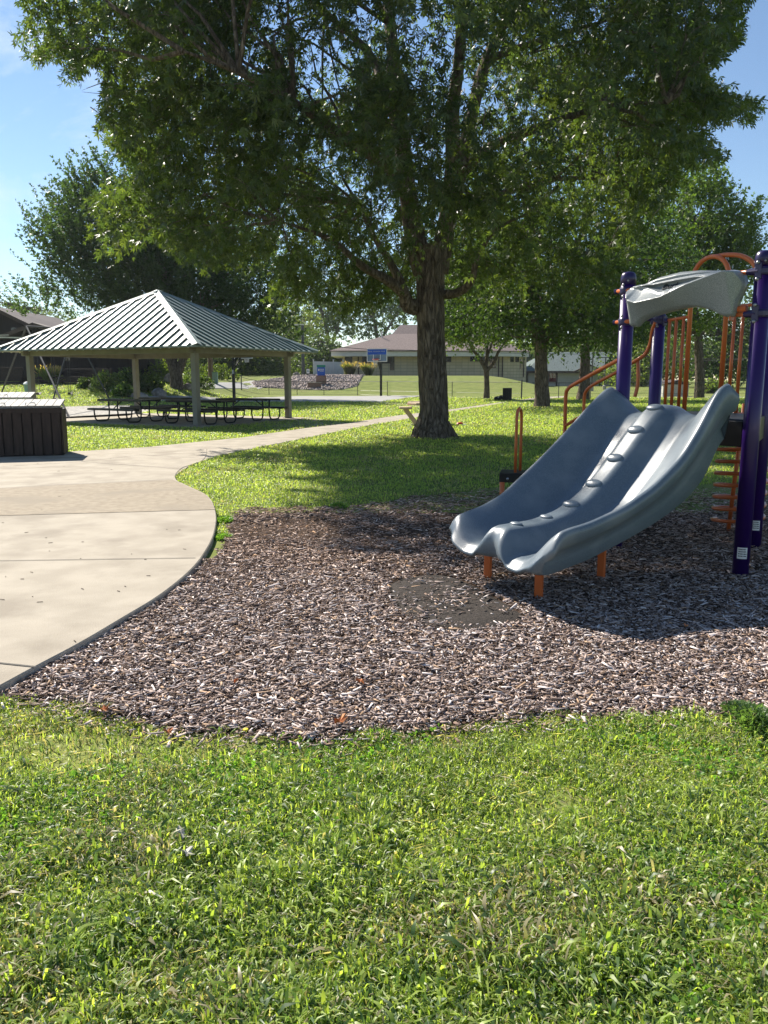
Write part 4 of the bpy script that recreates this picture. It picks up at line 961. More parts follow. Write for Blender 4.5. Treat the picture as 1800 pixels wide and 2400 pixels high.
def terraces():
    def wall(n, x0, x1, ytop, ybot, Y, m_, label, rows, name='retaining_wall'):
        a, c = D(x0, ybot, Y), D(x1, ybot, Y); zt = D(x0, ytop, Y).z; z0 = min(tz(a.x, Y), tz(c.x, Y))-.1; root = empty(name, ((a.x+c.x)/2, Y, z0), label, 'retaining wall')
        b = MB(); hh = (zt-z0)/rows
        for r in range(rows): b.box(((a.x+c.x)/2, Y+r*.05, z0+(r+.5)*hh), (c.x-a.x, .2, hh-.025))
        b.build('timber', m_, root, bevel=.01)
    wall(1, -60, 52, 860, 898, 56.0, 'wood_dark', 'stepped dark timber retaining wall at the far left edge', 8)
    wall(2, 48, 200, 882, 898, 56.6, 'wood_dark', 'low dark timber planter wall below the brown house', 3)
    wall(3, 60, 262, 864, 886, 58.3, 'wood_dark', 'upper dark timber wall directly under the brown house', 4)
terraces()
def trash_can():
    g = D(70, 920, 45); g.z = tz(g.x, g.y); root = empty('trash_can', g, 'small pale green trash can behind the left shelter post', 'trash can')
    b = MB(); b.lathe(g, [(.24, 0), (.29, .75)], 14); b.build('can', 'bin_green', root); b = MB(); b.lathe(g+Vector((0, 0, .75)), [(.32, 0), (.32, .05), (.2, .16), (.02, .18)], 14); b.build('lid', 'white', root)
trash_can()

def swings():
    root = empty('swing_set', (-14, 38, 0), 'tall grey pipe swing set seen behind and under the shelter', 'swing set')
    t1, t2 = D(62, 765, 35), D(172, 771, 45); L_ = MB(); L_.tube([t1, t2], .045, 8); L_.build('top_bar', 'galv', root)
    def leg(a, px_, py_, Y=None):
        g = T(px_, py_) if Y is None else D(px_, py_, Y); b = MB(); b.tube([a, g], .042, 8); b.build('leg', 'galv', root)
    leg(t1, 163, 981); leg(t1, 4, 920, 40); leg(t2, 257, 937); leg(t2, 124, 939)
    m1 = t1.lerp(t2, .5)
    for t, px0, px1, ys in ((.12, 27, 39, 920), (.45, 96, 117, 937), (.80, 140, 158, 944)):
        a = t1.lerp(t2, t); d = (t2-t1).normalized()*.27; sy = a.y; c = D((px0+px1)/2, ys, sy); z = max(c.z, tz(c.x, sy)+.45)
        sw = MB(); s0, s1 = Vector((a.x-d.x+(c.x-a.x)*0, a.y-d.y, z)), Vector((a.x+d.x, a.y+d.y, z)); mid = (s0+s1)/2-Vector((0, 0, .1))
        b = MB(); b.tube([a-d, s0], .010, 5); b.tube([a+d, s1], .010, 5); ch = b.build('chain', 'galv', root)
        b = MB(); q = [s0, (s0+mid)/2-Vector((0, 0, .03)), mid, (s1+mid)/2-Vector((0, 0, .03)), s1]
        for i in range(4): b.bar(q[i], q[i+1], .16, .02)
        b.build('swing_seat', 'black', ch)
swings()

# ================================================================== POLES AND WIRES
def pole(px_, py_, Y, ytop, r, m_, label, name='utility_pole', extra=None):
    g = D(px_, py_, Y); z0 = tz(g.x, g.y)-.1; h = D(px_, ytop, Y).z; root = empty(name, (g.x, g.y, z0), label, 'utility pole')
    b = MB(); b.tube([(g.x, g.y, z0), (g.x, g.y, h)], [r, r*.75], 9); b.build('pole', m_, root)
    if extra: extra(root, g, h)
    return Vector((g.x, g.y, h))
def crossarm(root, g, h):
    b = MB(); b.bar((g.x-1.2, g.y, h-.5), (g.x+1.2, g.y, h-.5), .1, .12); b.build('crossarm', 'wood_pole', root)
    b = MB()
    for s_ in (-1.1, -.5, .5, 1.1): b.lathe((g.x+s_, g.y, h-.44), [(.05, 0), (.06, .08), (.02, .14)], 8)
    b.build('insulator', 'fascia', root)
wp = pole(495, 905, 72, 690, .24, 'wood_pole', 'thick brown wooden pole by the road, seen under the shelter roof', extra=crossarm)
dp = pole(711, 884, 96, 762, .22, 'fence_metal', 'slim dark pole beside the stone bed, right of the shelter', extra=lambda r, g, h: (MB().box((g.x-.4, g.y, h+.05), (1.1, .3, .14)).build('lamp_head', 'fascia', r)))
def ubox():
    g = D(505, 903, 72); g.z = tz(g.x, g.y); root = empty('utility_box', g, 'small grey green utility box at the foot of the wooden pole', 'utility box'); b = MB(); b.box((g.x, g.y, g.z+.5), (.45, .4, 1.0)); b.build('box', 'bin_green', root, bevel=.02); b = MB(); b.box((g.x, g.y, g.z+1.02), (.5, .45, .05)); b.build('cap', 'bin_green', root)
ubox()
def wire(A, B, sag, label, r=.02):
    A = Vector(A); B = Vector(B); b = MB(); b.tube([A.lerp(B, k/16)-Vector((0, 0, sag*4*(k/16)*(1-k/16))) for k in range(17)], r, 5)
    tag(b.build('overhead_cable', 'ink'), label, 'cable', 'overhead power lines')
wire(D(-60, 683, 60), D(200, 664, 80), .25, 'upper thin cable crossing the sky at the left edge', .014)
wire(D(-60, 694, 60), D(200, 680, 80), .25, 'lower thin cable crossing the sky at the left edge', .014)
wire(D(655, 794, 70), D(1010, 821, 80), .35, 'dark sagging cable crossing before the brown roof', .028)
wire(D(880, 817, 95), D(1500, 830, 95), .2, 'long dark cable running past the bungalow roof', .02)
wire(D(1380, 824, 75), D(1830, 838, 60), .3, 'cable seen through the orange bars of the tower', .012)
wire(D(1640, 845, 80), D(1830, 834, 70), .1, 'short pale cable seen between orange bars', .012)

# ================================================================== CONCRETE TABLE, BLACK BIN, LITTER
def ctable():
    g = G(992, 996, .03); root = empty('concrete_table', g, 'tan concrete picnic table half hidden behind the big trunk', 'picnic table')
    s = 90.; 
    b = MB(); n = 6; b.lathe((g.x+.02, g.y+.1, .68), [(.50, 0), (.56, .02), (.56, .06), (.54, .075)], 6); b.build('tabletop', 'table_tan', root)
    for a in (180, 300, 60):
        ca, sa = math.cos(R(a)), math.sin(R(a)); c = Vector((g.x+.02+ca*.62, g.y+.1+sa*.62, .5))
        b = MB(); b.box((c.x-ca*.02, c.y-sa*.02, .585), (.42, .62, .07), R(a)); b.build('bench', 'table_tan', root, bevel=.015)
        b = MB(); b.bar((g.x+ca*.22, g.y+.1+sa*.22, .06), (g.x+ca*.60, g.y+.1+sa*.60, .56), .16, .15); b.build('leg', 'table_tan', root, bevel=.01)
    b = MB(); b.lathe((g.x, g.y+.1, 0), [(.62, 0), (.62, .05)], 6); b.build('base', 'concrete', root)
ctable()
def slabt():
    g = D(975, 944, 45); z0 = tz(g.x, g.y); root = empty('low_concrete_table', (g.x, g.y, z0), 'low pale concrete slab table further behind the big trunk', 'table')
    b = MB(); b.lathe((g.x+.1, g.y, z0+.14), [(.5, 0), (.56, .02), (.56, .09)], 8); b.build('tabletop', 'table_tan', root); b = MB(); b.lathe((g.x+.1, g.y, z0), [(.3, 0), (.26, .14)], 8); b.build('base', 'table_tan', root)
slabt()
def black_bin():
    g = D(1188, 935, 54); z0 = tz(g.x, g.y); root = empty('park_grill_cabinet', (g.x, g.y, z0), 'upright black slatted box standing beside the path near the small tree', 'bin')
    b = MB(); b.box((g.x, g.y, z0+.45), (.56, .5, .82), R(-12)); b.build('box', 'black', root, bevel=.02)
    b = MB()
    for k in range(5): b.box((g.x-.24+.12*k, g.y-.27+.02*(4-k)-.04, z0+.45), (.07, .02, .8), R(-12))
    b.build('slats', 'black_mesh', root)
    r2 = empty('trash_bag', (g.x-.48, g.y-.1, z0), 'crumpled black bag with white bits leaning on the black box', 'bag'); b = MB(); rg = random.Random(3)
    for k in range(6): b.ball((g.x-.75+.11*k, g.y-.1+rg.uniform(-.06, .06), z0+.10+rg.uniform(0, .12)+.02*k), (.16, .14, .13), 8)
    b.build('bag', 'black', r2, smooth=True); b = MB()
    for k in range(3): b.ball((g.x-.62+.13*k, g.y-.24, z0+.22+.03*k), (.05, .03, .03), 6)  # small white blobs on the front of the bag
    b.build('white_bit', 'white', r2)
black_bin()
def litter():
    g = G(1078, 997, .04); b = MB(); b.ball((g.x, g.y, g.z+.05), (.12, .1, .06), 8); r = empty('food_wrapper', g, 'crumpled red and white wrapper on the grass right of the big trunk', 'wrapper'); b.build('wrapper', 'red', r); b = MB(); b.ball((g.x+.08, g.y-.05, g.z+.03), (.16, .05, .03), 6); b.build('white_bit', 'white', r)
litter()

# ================================================================== TREES
def leaves(rg, c, axis, L_, W_, lobes=3, col=(.05, .1, .02), cvar=.25, yvar=.35, fold=.25):
    """c (n,3) leaf bases, axis (n,3) leaf directions -> verts, quads, cols ; every lobe is one narrow diamond"""
    n = len(c); a = axis/np.linalg.norm(axis, axis=1, keepdims=True); r = rg.normal(size=(n, 3)); b = np.cross(a, r); b /= np.linalg.norm(b, axis=1, keepdims=True)+1e-9
    nn = np.cross(a, b); Ls = (L_*rg.uniform(.65, 1.25, n))[:, None]; V = []
    angs = {1: [0], 2: [-.35, .4], 3: [-.75, 0, .75]}[lobes]
    for th in angs:
        k = 1.0 if th == 0 else .82; d = a*math.cos(th)+b*math.sin(th); s = np.cross(nn, d); d = d+nn*(rg.uniform(-fold, fold, (n, 1)))
        V += [c, c+d*Ls*.5*k+s*W_*Ls, c+d*Ls*k, c+d*Ls*.5*k-s*W_*Ls]
    V = np.stack(V, 1).reshape(-1, 3); m = len(angs); Q = np.arange(n*m*4).reshape(-1, 4)
    br = rg.uniform(1-cvar, 1+cvar, (n, 1)); yl = rg.random((n, 1))**2*yvar; C = np.array(col)[None]*br*(1+np.concatenate([yl*1.1, yl*.6, yl*.1], 1))
    return V, Q, np.repeat(C, m*4, 0)
def sph(rg, n):
    v = rg.normal(size=(n, 3)); return v/np.linalg.norm(v, axis=1, keepdims=True)
def plume(rg, base, dirs, Lt, k, spread, droop, L_):
    """k leaves along each twig"""
    n = len(base); t = np.tile(np.linspace(.1, 1, k)[None, :, None], (n, 1, 1))+rg.uniform(-.04, .04, (n, k, 1))
    p = base[:, None]+dirs[:, None]*Lt[:, None, None]*t; p[..., 2] -= (droop*Lt[:, None, None]*t*t)[..., 0]
    p += rg.normal(size=p.shape)*spread*Lt[:, None, None]*(1.1-t*.75)
    ax = dirs[:, None]*.7+rg.normal(size=p.shape)*.75; ax[..., 2] -= droop*1.2
    return p.reshape(-1, 3), ax.reshape(-1, 3)
def trunk_mesh(paths, flare=True, n=14, seed=1, ridg=.06):
    b = MB(); rg = random.Random(seed)
    for pts, rad in paths:
        P_ = [Vector(p) for p in pts]; sm_ = []; rr = []
        for i in range(len(P_)-1):
            k = 6
            for q in range(k):
                t = q/k; p0_, p1_, p2_, p3_ = P_[max(i-1, 0)], P_[i], P_[i+1], P_[min(i+2, len(P_)-1)]
                sm_.append(.5*((2*p1_)+(-p0_+p2_)*t+(2*p0_-5*p1_+4*p2_-p3_)*t*t+(-p0_+3*p1_-3*p2_+p3_)*t**3)); rr.append(rad[i]*(1-t)+rad[i+1]*t)
        sm_.append(P_[-1]); rr.append(rad[-1]); v0 = len(b.v); b.tube(sm_, rr, n)
        ph = rg.uniform(0, 6); c_ = sm_
        for i in range(len(sm_)):
            for j in range(n):
                p = Vector(b.v[v0+i*n+j]); a = 2*math.pi*j/n; f = 1+ridg*math.sin(3*a+ph+i*.13)+ridg*.6*math.sin(7*a+ph*2+i*.3)+ridg*.4*math.sin(13*a+i*.9)
                b.v[v0+i*n+j] = tuple(sm_[i]+(p-sm_[i])*f)
    return b
# ---- the big maple
BASE = G(1015, 1026, .03)
MAPLE_OUT = [(-200, -700), (40, -30), (62, 30), (35, 105), (95, 145), (160, 130), (155, 200), (190, 185), (215, 150), (245, 150), (250, 215), (228, 300), (262, 345), (300, 375), (330, 400), (285, 415), (220, 440), (193, 480), (205, 520), (195, 570), (240, 620), (290, 600), (350, 560), (400, 590), (480, 640), (540, 610), (560, 650), (600, 630), (640, 580), (690, 540), (640, 640),
             (590, 700), (640, 745), (700, 740), (760, 700), (800, 755), (860, 740), (905, 700), (975, 700), (985, 590), (1035, 600), (1060, 700), (1110, 760), (1200, 800), (1330, 780), (1470, 700), (1490, 560), (1540, 500), (1600, 420), (1590, 380), (1650, 390), (1700, 360), (1660, 310), (1600, 300), (1660, 280), (1760, 290), (1800, 240), (1750, 215), (1690, 210), (1650, 160), (1690, 130), (1735, 90), (1740, 20), (1790, -60), (2200, -700)]
def big_maple():
    rg = np.random.default_rng(11); root = empty('maple_tree', BASE, 'huge spreading maple with thick furrowed trunk in the lawn centre', 'tree')
    bx, by = BASE.x, BASE.y; W_ = lambda x, y, dy=0: D(x, y, by+dy)
    paths = [([(bx, by, -.15), (bx, by, .12), (bx, by, .45), W_(1018, 960), W_(1013, 880), W_(1008, 780), W_(1007, 690), W_(1008, 610), W_(1003, 575)], [.70, .58, .50, .46, .445, .43, .425, .43, .47]),
             ([W_(990, 640), W_(975, 570, .1), W_(960, 480, .3), W_(948, 380, .5), W_(935, 230, .8), W_(915, 60, 1.2), W_(890, -200, 2), W_(870, -420, 2.5)], [.30, .31, .27, .24, .21, .17, .11, .04]),
             ([W_(1030, 640), W_(1040, 560, 0), W_(1055, 480, -.2), W_(1062, 380, -.5), W_(1062, 260, -.8), W_(1078, 120, -1.2), W_(1082, -60, -1.5), W_(1090, -380, -2)], [.26, .28, .24, .21, .18, .15, .12, .03]),
             ([W_(1050, 520), W_(1075, 420, .3), W_(1100, 300, .8), W_(1140, 140, 1.5), W_(1210, 0, 2.2), W_(1290, -160, 3), W_(1400, -330, 4)], [.22, .21, .19, .17, .14, .10, .03]),
             ([W_(955, 470), W_(905, 390, -.8), W_(800, 320, -2), W_(690, 240, -3.4), W_(560, 170, -5), W_(430, 120, -6)], [.15, .14, .12, .09, .06, .02]),
             ([W_(945, 330), W_(900, 210, .8), W_(860, 120, 2), W_(760, 30, 3.4), W_(640, -60, 4)], [.16, .15, .12, .08, .03]),
             ([W_(985, 720), W_(958, 715, -.2), W_(945, 685, -.4), W_(905, 655, -.8), W_(850, 625, -1.4), W_(770, 560, -2), W_(660, 520, -3)], [.24, .23, .17, .13, .10, .07, .02]),
             ([W_(955, 705, -.3), W_(938, 660, -.4), W_(912, 610, -.3), W_(880, 560, 0), W_(840, 480, .4)], [.15, .14, .11, .08, .03]),
             ([W_(1030, 690), W_(1065, 688, -.3), W_(1090, 675, -.6), W_(1108, 652, -.8), W_(1118, 610, -1), W_(1160, 540, -1.4), W_(1240, 500, -2)], [.14, .125, .115, .095, .075, .05, .02]),
             ([W_(1062, 430), W_(1140, 350, -1.2), W_(1260, 300, -2.6), W_(1420, 250, -4), W_(1560, 240, -5)], [.15, .13, .1, .06, .02]),
             ([W_(1065, 500), W_(1160, 460, 1), W_(1300, 420, 2.6), W_(1430, 420, 4)], [.13, .11, .08, .03]),
             ([W_(1140, 140, 1.5), W_(1280, 90, .5), W_(1450, 40, -.5)], [.12, .08, .02])]
    paths = [(P_, [q*(.80 if i_ == 0 else .84) for q in R_]) for i_, (P_, R_) in enumerate(paths)]
    tb = trunk_mesh(paths, n=28, ridg=.06)
    # root flare
    v = []
    for p in tb.v[:28*14]:
        q = Vector(p); h = q.z
        if h < .9:
            a = math.atan2(q.y-by, q.x-bx); k = max(0, 1-h/.8)**2*(.04+.40*max(0, math.sin(a*3+.6))**3+.26*max(0, math.sin(a*5+1))**2); q.x = bx+(q.x-bx)*(1+k); q.y = by+(q.y-by)*(1+k)
        v.append(tuple(q))
    tb.v[:len(v)] = v
    tb.build('trunk', 'bark', root, smooth=True)
    # limb skeleton for the crown: many side limbs springing from the main ones
    anchors = []
    for pts, rad in paths[1:]:
        for i in range(1, len(pts)): anchors.append(np.array(pts[i]))
    anchors = np.array(anchors)
    # twig starting points: fill an uneven dome, ragged by noise, kept inside the measured outline
    NC = 1680; c0 = np.array([bx+.4, by+.2, 8.9]); u = sph(rg, NC); rad = rg.random(NC)**.40; p = c0+u*rad[:, None]*np.array([10.6, 7.0, 6.0])
    keep = (p[:, 2] > 3.0+vn(p[:, 0], p[:, 1], .35, 3)*2.6); p = p[keep]; u = u[keep]; rad = rad[keep]
    ns_ = vn(p[:, 0]+p[:, 2]*.7, p[:, 1]-p[:, 2]*.5, .45, 5); keep = ns_ > .40; keep &= ~((np.hypot(p[:, 0]-bx, p[:, 1]-by) < 3.0) & (p[:, 1] < by+.8) & (p[:, 2] < 13) & (rg.random(len(p)) < .85)); keep &= (rad > .5) | (rg.random(len(rad)) < .6); p = p[keep]; u = u[keep]
    per = 13; csz = rg.uniform(.30, .85, len(p)); off = rg.normal(size=(len(p), per, 3))*np.array([.62, .62, .30])*csz[:, None, None]; off[..., 2] -= np.abs(off[..., 0])*.3
    u = (u[:, None]*.75+off/(csz[:, None, None]+.1)*.6).reshape(-1, 3); p = (p[:, None]+off).reshape(-1, 3); x_, y_ = proj(p)
    keep = inpoly(x_, y_, MAPLE_OUT) | (y_ < -60); keep &= (y_ > -500) | (rg.random(len(y_)) < .5); p = p[keep]; u = u[keep]; o_ = rg.permutation(len(p)); p = p[o_]; u = u[o_]
    n_ = min(len(p), 16000); print('twigs', len(p)); p = p[:n_]; u = u[:n_]
    d = u*np.array([1, 1, .35])+rg.normal(size=p.shape)*.45+np.array([0, 0, -.15]); d /= np.linalg.norm(d, axis=1, keepdims=True); Lt = rg.uniform(.45, 1.0, n_)
    q, ax = plume(rg, p, d, Lt, 16, .13, .42, .12); xq, yq = proj(q)
    jx = rg.normal(0, 9, (2, len(q))); kq = inpoly(xq+jx[0], yq+jx[1], MAPLE_OUT) | (yq < -40); q = q[kq]; ax = ax[kq]; print('leaves', len(q))
    ax[:, 2] -= .35; V, Q, C = leaves(rg, q, ax, .155, .118, 3, (.036, .058, .024), .36, .7)
    cr = big('crown', V, Q, 'leaf', C, root)
    # twigs and boughs
    tw = MB(); idx = rg.permutation(n_)[:1500]
    for i in idx:
        xi, yi = proj(p[i]+d[i]*Lt[i]); 
        if yi > -40 and not inpoly(np.array([xi]), np.array([yi]), MAPLE_OUT)[0]: continue
        a = p[i]; e = p[i]+d[i]*Lt[i]*.8; e = e-np.array([0, 0, .25*Lt[i]]); s_ = a-d[i]*.3; tw.tube([s_, a, e], [.014, .01, .003], 3, cap=False)
    sel = rg.permutation(n_)[:150]
    for i in sel:
        j = np.argmin(((anchors-p[i])**2).sum(1)); A = anchors[j]; mid = (A+p[i])/2+np.array([0, 0, .35])+rg.normal(size=3)*.25
        if np.linalg.norm(A-p[i]) < 7: tw.tube([A, (A+mid)/2+rg.normal(size=3)*.1, mid, p[i]], [.045, .034, .025, .010], 5, cap=False)
    tw.build('branches', 'bark', root)
    # surface roots in the wood chips
    rr_ = random.Random(5)
    for (x0, y0, x1, y1, r_) in [(560, 1212, 720, 1210, .022), (600, 1222, 700, 1203, .015), (690, 1205, 800, 1192, .014), (720, 1215, 770, 1190, .018), (620, 1233, 660, 1218, .013), (755, 1196, 800, 1208, .012), (640, 1206, 830, 1212, .010), (980, 1168, 1100, 1178, .016), (560, 1205, 600, 1225, .012), (740, 1180, 690, 1200, .010)]:
        a, c = G(x0, y0, .012), G(x1, y1, .012); pts = [a.lerp(c, k/9)+Vector((rr_.uniform(-.05, .05), rr_.uniform(-.12, .12), rr_.uniform(-.012, .012)))*(1 if 0 < k < 9 else 0) for k in range(10)]
        b = MB(); b.tube(pts, [r_*rr_.uniform(.6, 1.1) for _ in pts], 6); b.build('root', 'root', root, smooth=True)
big_maple()

def tree(name, label, px_, py_, Y, blobs, trunk, n_tw, leaf, lw=.28, col=(.045, .085, .02), lobes=2, mode='up', group=None, k=10, LT=(.6, 1.4), seed=1, mtl='farleaf', cat='tree', thr=.30, ns=.5, yv=.45, zbase=None, skip=()):
    """blobs: list of (px, py, dY, rx, ry, rz) ellipsoids; trunk: list of pixel paths"""
    rg = np.random.default_rng(seed); g = D(px_, py_, Y); g.z = tz(g.x, g.y) if zbase is None else zbase; root = empty(name, g, label, cat, group)
    paths = []
    for pts in trunk:
        P_ = [D(q[0], q[1], Y+(q[3] if len(q) > 3 else 0)) for q in pts]
        if pts[0][1] >= py_-3: P_[0].z = g.z-.2
        paths.append((P_, [q[2] for q in pts]))
    if paths:
        tb = trunk_mesh(paths, n=12, seed=seed, ridg=.07)
        tb.build('trunk', 'bark', root, smooth=True)
    vol = np.array([b[3]*b[4]*b[5] for b in blobs]); vol = vol**.8/np.sum(vol**.8); P_ = []; U = []; rgn = 3.0
    for b_, w_ in zip(blobs, vol):
        n = int(n_tw*w_*2.2); u = sph(rg, n); rad = rg.random(n)**.4; c = np.array(D(b_[0], b_[1], Y+b_[2])); q = c+u*rad[:, None]*np.array(b_[3:6]); f = vn(q[:, 0]+q[:, 2]*.6, q[:, 1]-q[:, 2]*.5, ns, seed)*.6+vn(q[:, 0], q[:, 2]+q[:, 1]*.3, ns*2, seed+1)*.4
        kk = f > thr; q = q[kk][:int(n_tw*w_)]; u = u[kk][:int(n_tw*w_)]; P_.append(q); U.append(u)
    p = np.concatenate(P_); u = np.concatenate(U); n = len(p); Lt = rg.uniform(*LT, n)
    if mode == 'up': d = u*np.array([.9, .9, .3])+np.array([0, 0, .8])+rg.normal(size=p.shape)*.25; dr = .0
    elif mode == 'droop': d = u*np.array([.8, .8, .2])+rg.normal(size=p.shape)*.4; dr = .5
    else: d = u*np.array([1, 1, .1])+rg.normal(size=p.shape)*.3; dr = .25
    d /= np.linalg.norm(d, axis=1, keepdims=True); q, ax = plume(rg, p, d, Lt, k, .055 if mode == 'up' else .13, dr, leaf)
    V, Q, C = leaves(rg, q, ax, leaf, lw, lobes, col, .28, yv); big('crown', V, Q, mtl, C, root)
    tw = MB()
    if paths:
        an = np.array([tuple(q) for pts, r in paths for q in pts[1:]])
        for i in rg.permutation(n)[:70]:
            j = np.argmin(((an-p[i])**2).sum(1)); A = an[j]; m_ = (A+p[i])/2+rg.normal(size=3)*.3; tw.tube([A, m_, p[i]], [.07*Y/60+.02, .045, .015], 4, cap=False)
        tw.build('branches', 'bark', root)
    return root

# left maple behind the shelter
tree('maple_tree', 'tall dark maple with upswept plumes of leaves right behind the shelter', 415, 915, 57,
     [(260, 580, 0, 3.9, 5, 3.6), (220, 500, 0, 1.9, 3, 2.4), (215, 450, 0, .7, 1.5, 1.2), (122, 535, 0, .5, 2, 1.4), (165, 620, 0, 1.7, 4, 2.4), (115, 705, 0, 1.2, 3, .9), (75, 740, 0, .8, 2, .5), (330, 620, 0, 6.2, 6, 4.2), (470, 680, 0, 6.4, 6, 3.6), (320, 470, 0, 2.6, 3.5, 2.6), (600, 700, 0, 2.6, 4, 2.4), (380, 740, 2, 7.6, 5, 1.6), (440, 590, 0, 4, 4, 3), (560, 790, 1, 4.2, 4, 1.2)],
     [[(415, 915, .50), (413, 880, .42), (400, 840, .38), (385, 800, .3), (330, 740, .22), (250, 640, .14), (210, 520, .06)], [(414, 885, .3), (428, 845, .28), (440, 800, .26), (470, 730, .2), (500, 640, .1)], [(400, 840, .2), (395, 740, .22), (380, 620, .14), (350, 520, .05)]],
     2900, .24, .17, (.032, .058, .024), 2, 'up', k=34, LT=(1.2, 2.6), seed=21, thr=.33)
# second and third trunks to the right
tree('maple_tree', 'second large maple with straight grey trunk, right of the small tree', 1270, 955, 42.0,
     [(1270, 640, 0, 6.0, 6, 3.4), (1400, 600, 1, 4.5, 5, 4.0), (1150, 640, 0, 4.2, 5, 3.0), (1270, 738, 0, 5.0, 4, 1.2), (1170, 735, 0, 2.0, 3, 1.0), (1390, 740, 0, 3, 4, 1.8), (1290, 500, 0, 5, 5, 4)],
     [[(1270, 955, .46), (1271, 930, .37), (1269, 880, .34), (1268, 820, .31), (1262, 790, .3), (1250, 700, .22), (1230, 600, .1)], [(1266, 815, .24), (1284, 780, .22), (1310, 720, .16), (1350, 620, .08)]],
     3000, .20, .2, (.034, .062, .020), 2, 'droop', k=14, LT=(.6, 1.3), seed=31, thr=.3)
tree('conifer_tree', 'dark trunked tree with ragged hanging foliage, left of the purple posts', 1365, 938, 56.0,
     [(1400, 690, 0, 4.4, 4, 3.6), (1350, 750, 0, 4.4, 4, 1.2), (1470, 750, 0, 2.6, 3, 1.4), (1425, 785, 0, 1.6, 2, .7), (1290, 785, 0, 1.2, 2, .7), (1500, 640, 0, 3.6, 4, 4)],
     [[(1365, 938, .55), (1368, 915, .42), (1370, 870, .36), (1372, 800, .3), (1380, 700, .2), (1390, 600, .08)]],
     2000, .22, .16, (.030, .058, .024), 2, 'droop', k=14, LT=(.7, 1.5), seed=41, thr=.34)
tree('small_tree', 'small round leafy tree with forked black trunk beside the path', 1141, 931, 58.0,
     [(1110, 748, 0, 3.2, 3, 1.6), (1058, 775, 0, 1.5, 2, 1.1), (1185, 762, 0, 2.0, 2.4, 1.2), (1130, 690, 0, 3.0, 3, 2.2), (1080, 720, 0, 2.0, 2, 2.0), (1062, 640, 0, 1.8, 2.2, 2.4)],
     [[(1141, 931, .27), (1141, 905, .19), (1140, 872, .19), (1137, 862, .18), (1122, 838, .12), (1105, 815, .09), (1095, 790, .04)], [(1139, 868, .12), (1141, 835, .12), (1143, 800, .06)], [(1140, 870, .14), (1158, 848, .12), (1168, 825, .1), (1185, 800, .04)], [(1141, 840, .08), (1152, 808, .07), (1158, 790, .03)]],
     2100, .21, .2, (.095, .145, .030), 2, 'droop', k=14, LT=(.4, 1.0), seed=51, thr=.26, yv=.9)
tree('maple_tree', 'sunlit light green maple rising above the playground tower at the right edge', 1640, 934, 60.0,
     [(1640, 560, 0, 3.8, 4, 3.6), (1610, 460, 0, 2.2, 3, 2.4), (1720, 520, 0, 1.6, 2.4, 1.8), (1580, 640, 0, 4.6, 4, 3.2), (1690, 640, 0, 3.2, 4, 1.8), (1560, 760, 0, 3.6, 4, 1.6), (1660, 440, 0, 1.3, 2, 1.2), (1700, 590, 0, 2.2, 3, 1.4)],
     [[(1640, 934, .4), (1640, 880, .34), (1635, 780, .28), (1620, 660, .18), (1620, 520, .08)]],
     2600, .26, .18, (.060, .10, .028), 2, 'up', k=13, LT=(.6, 1.5), seed=61, thr=.33)
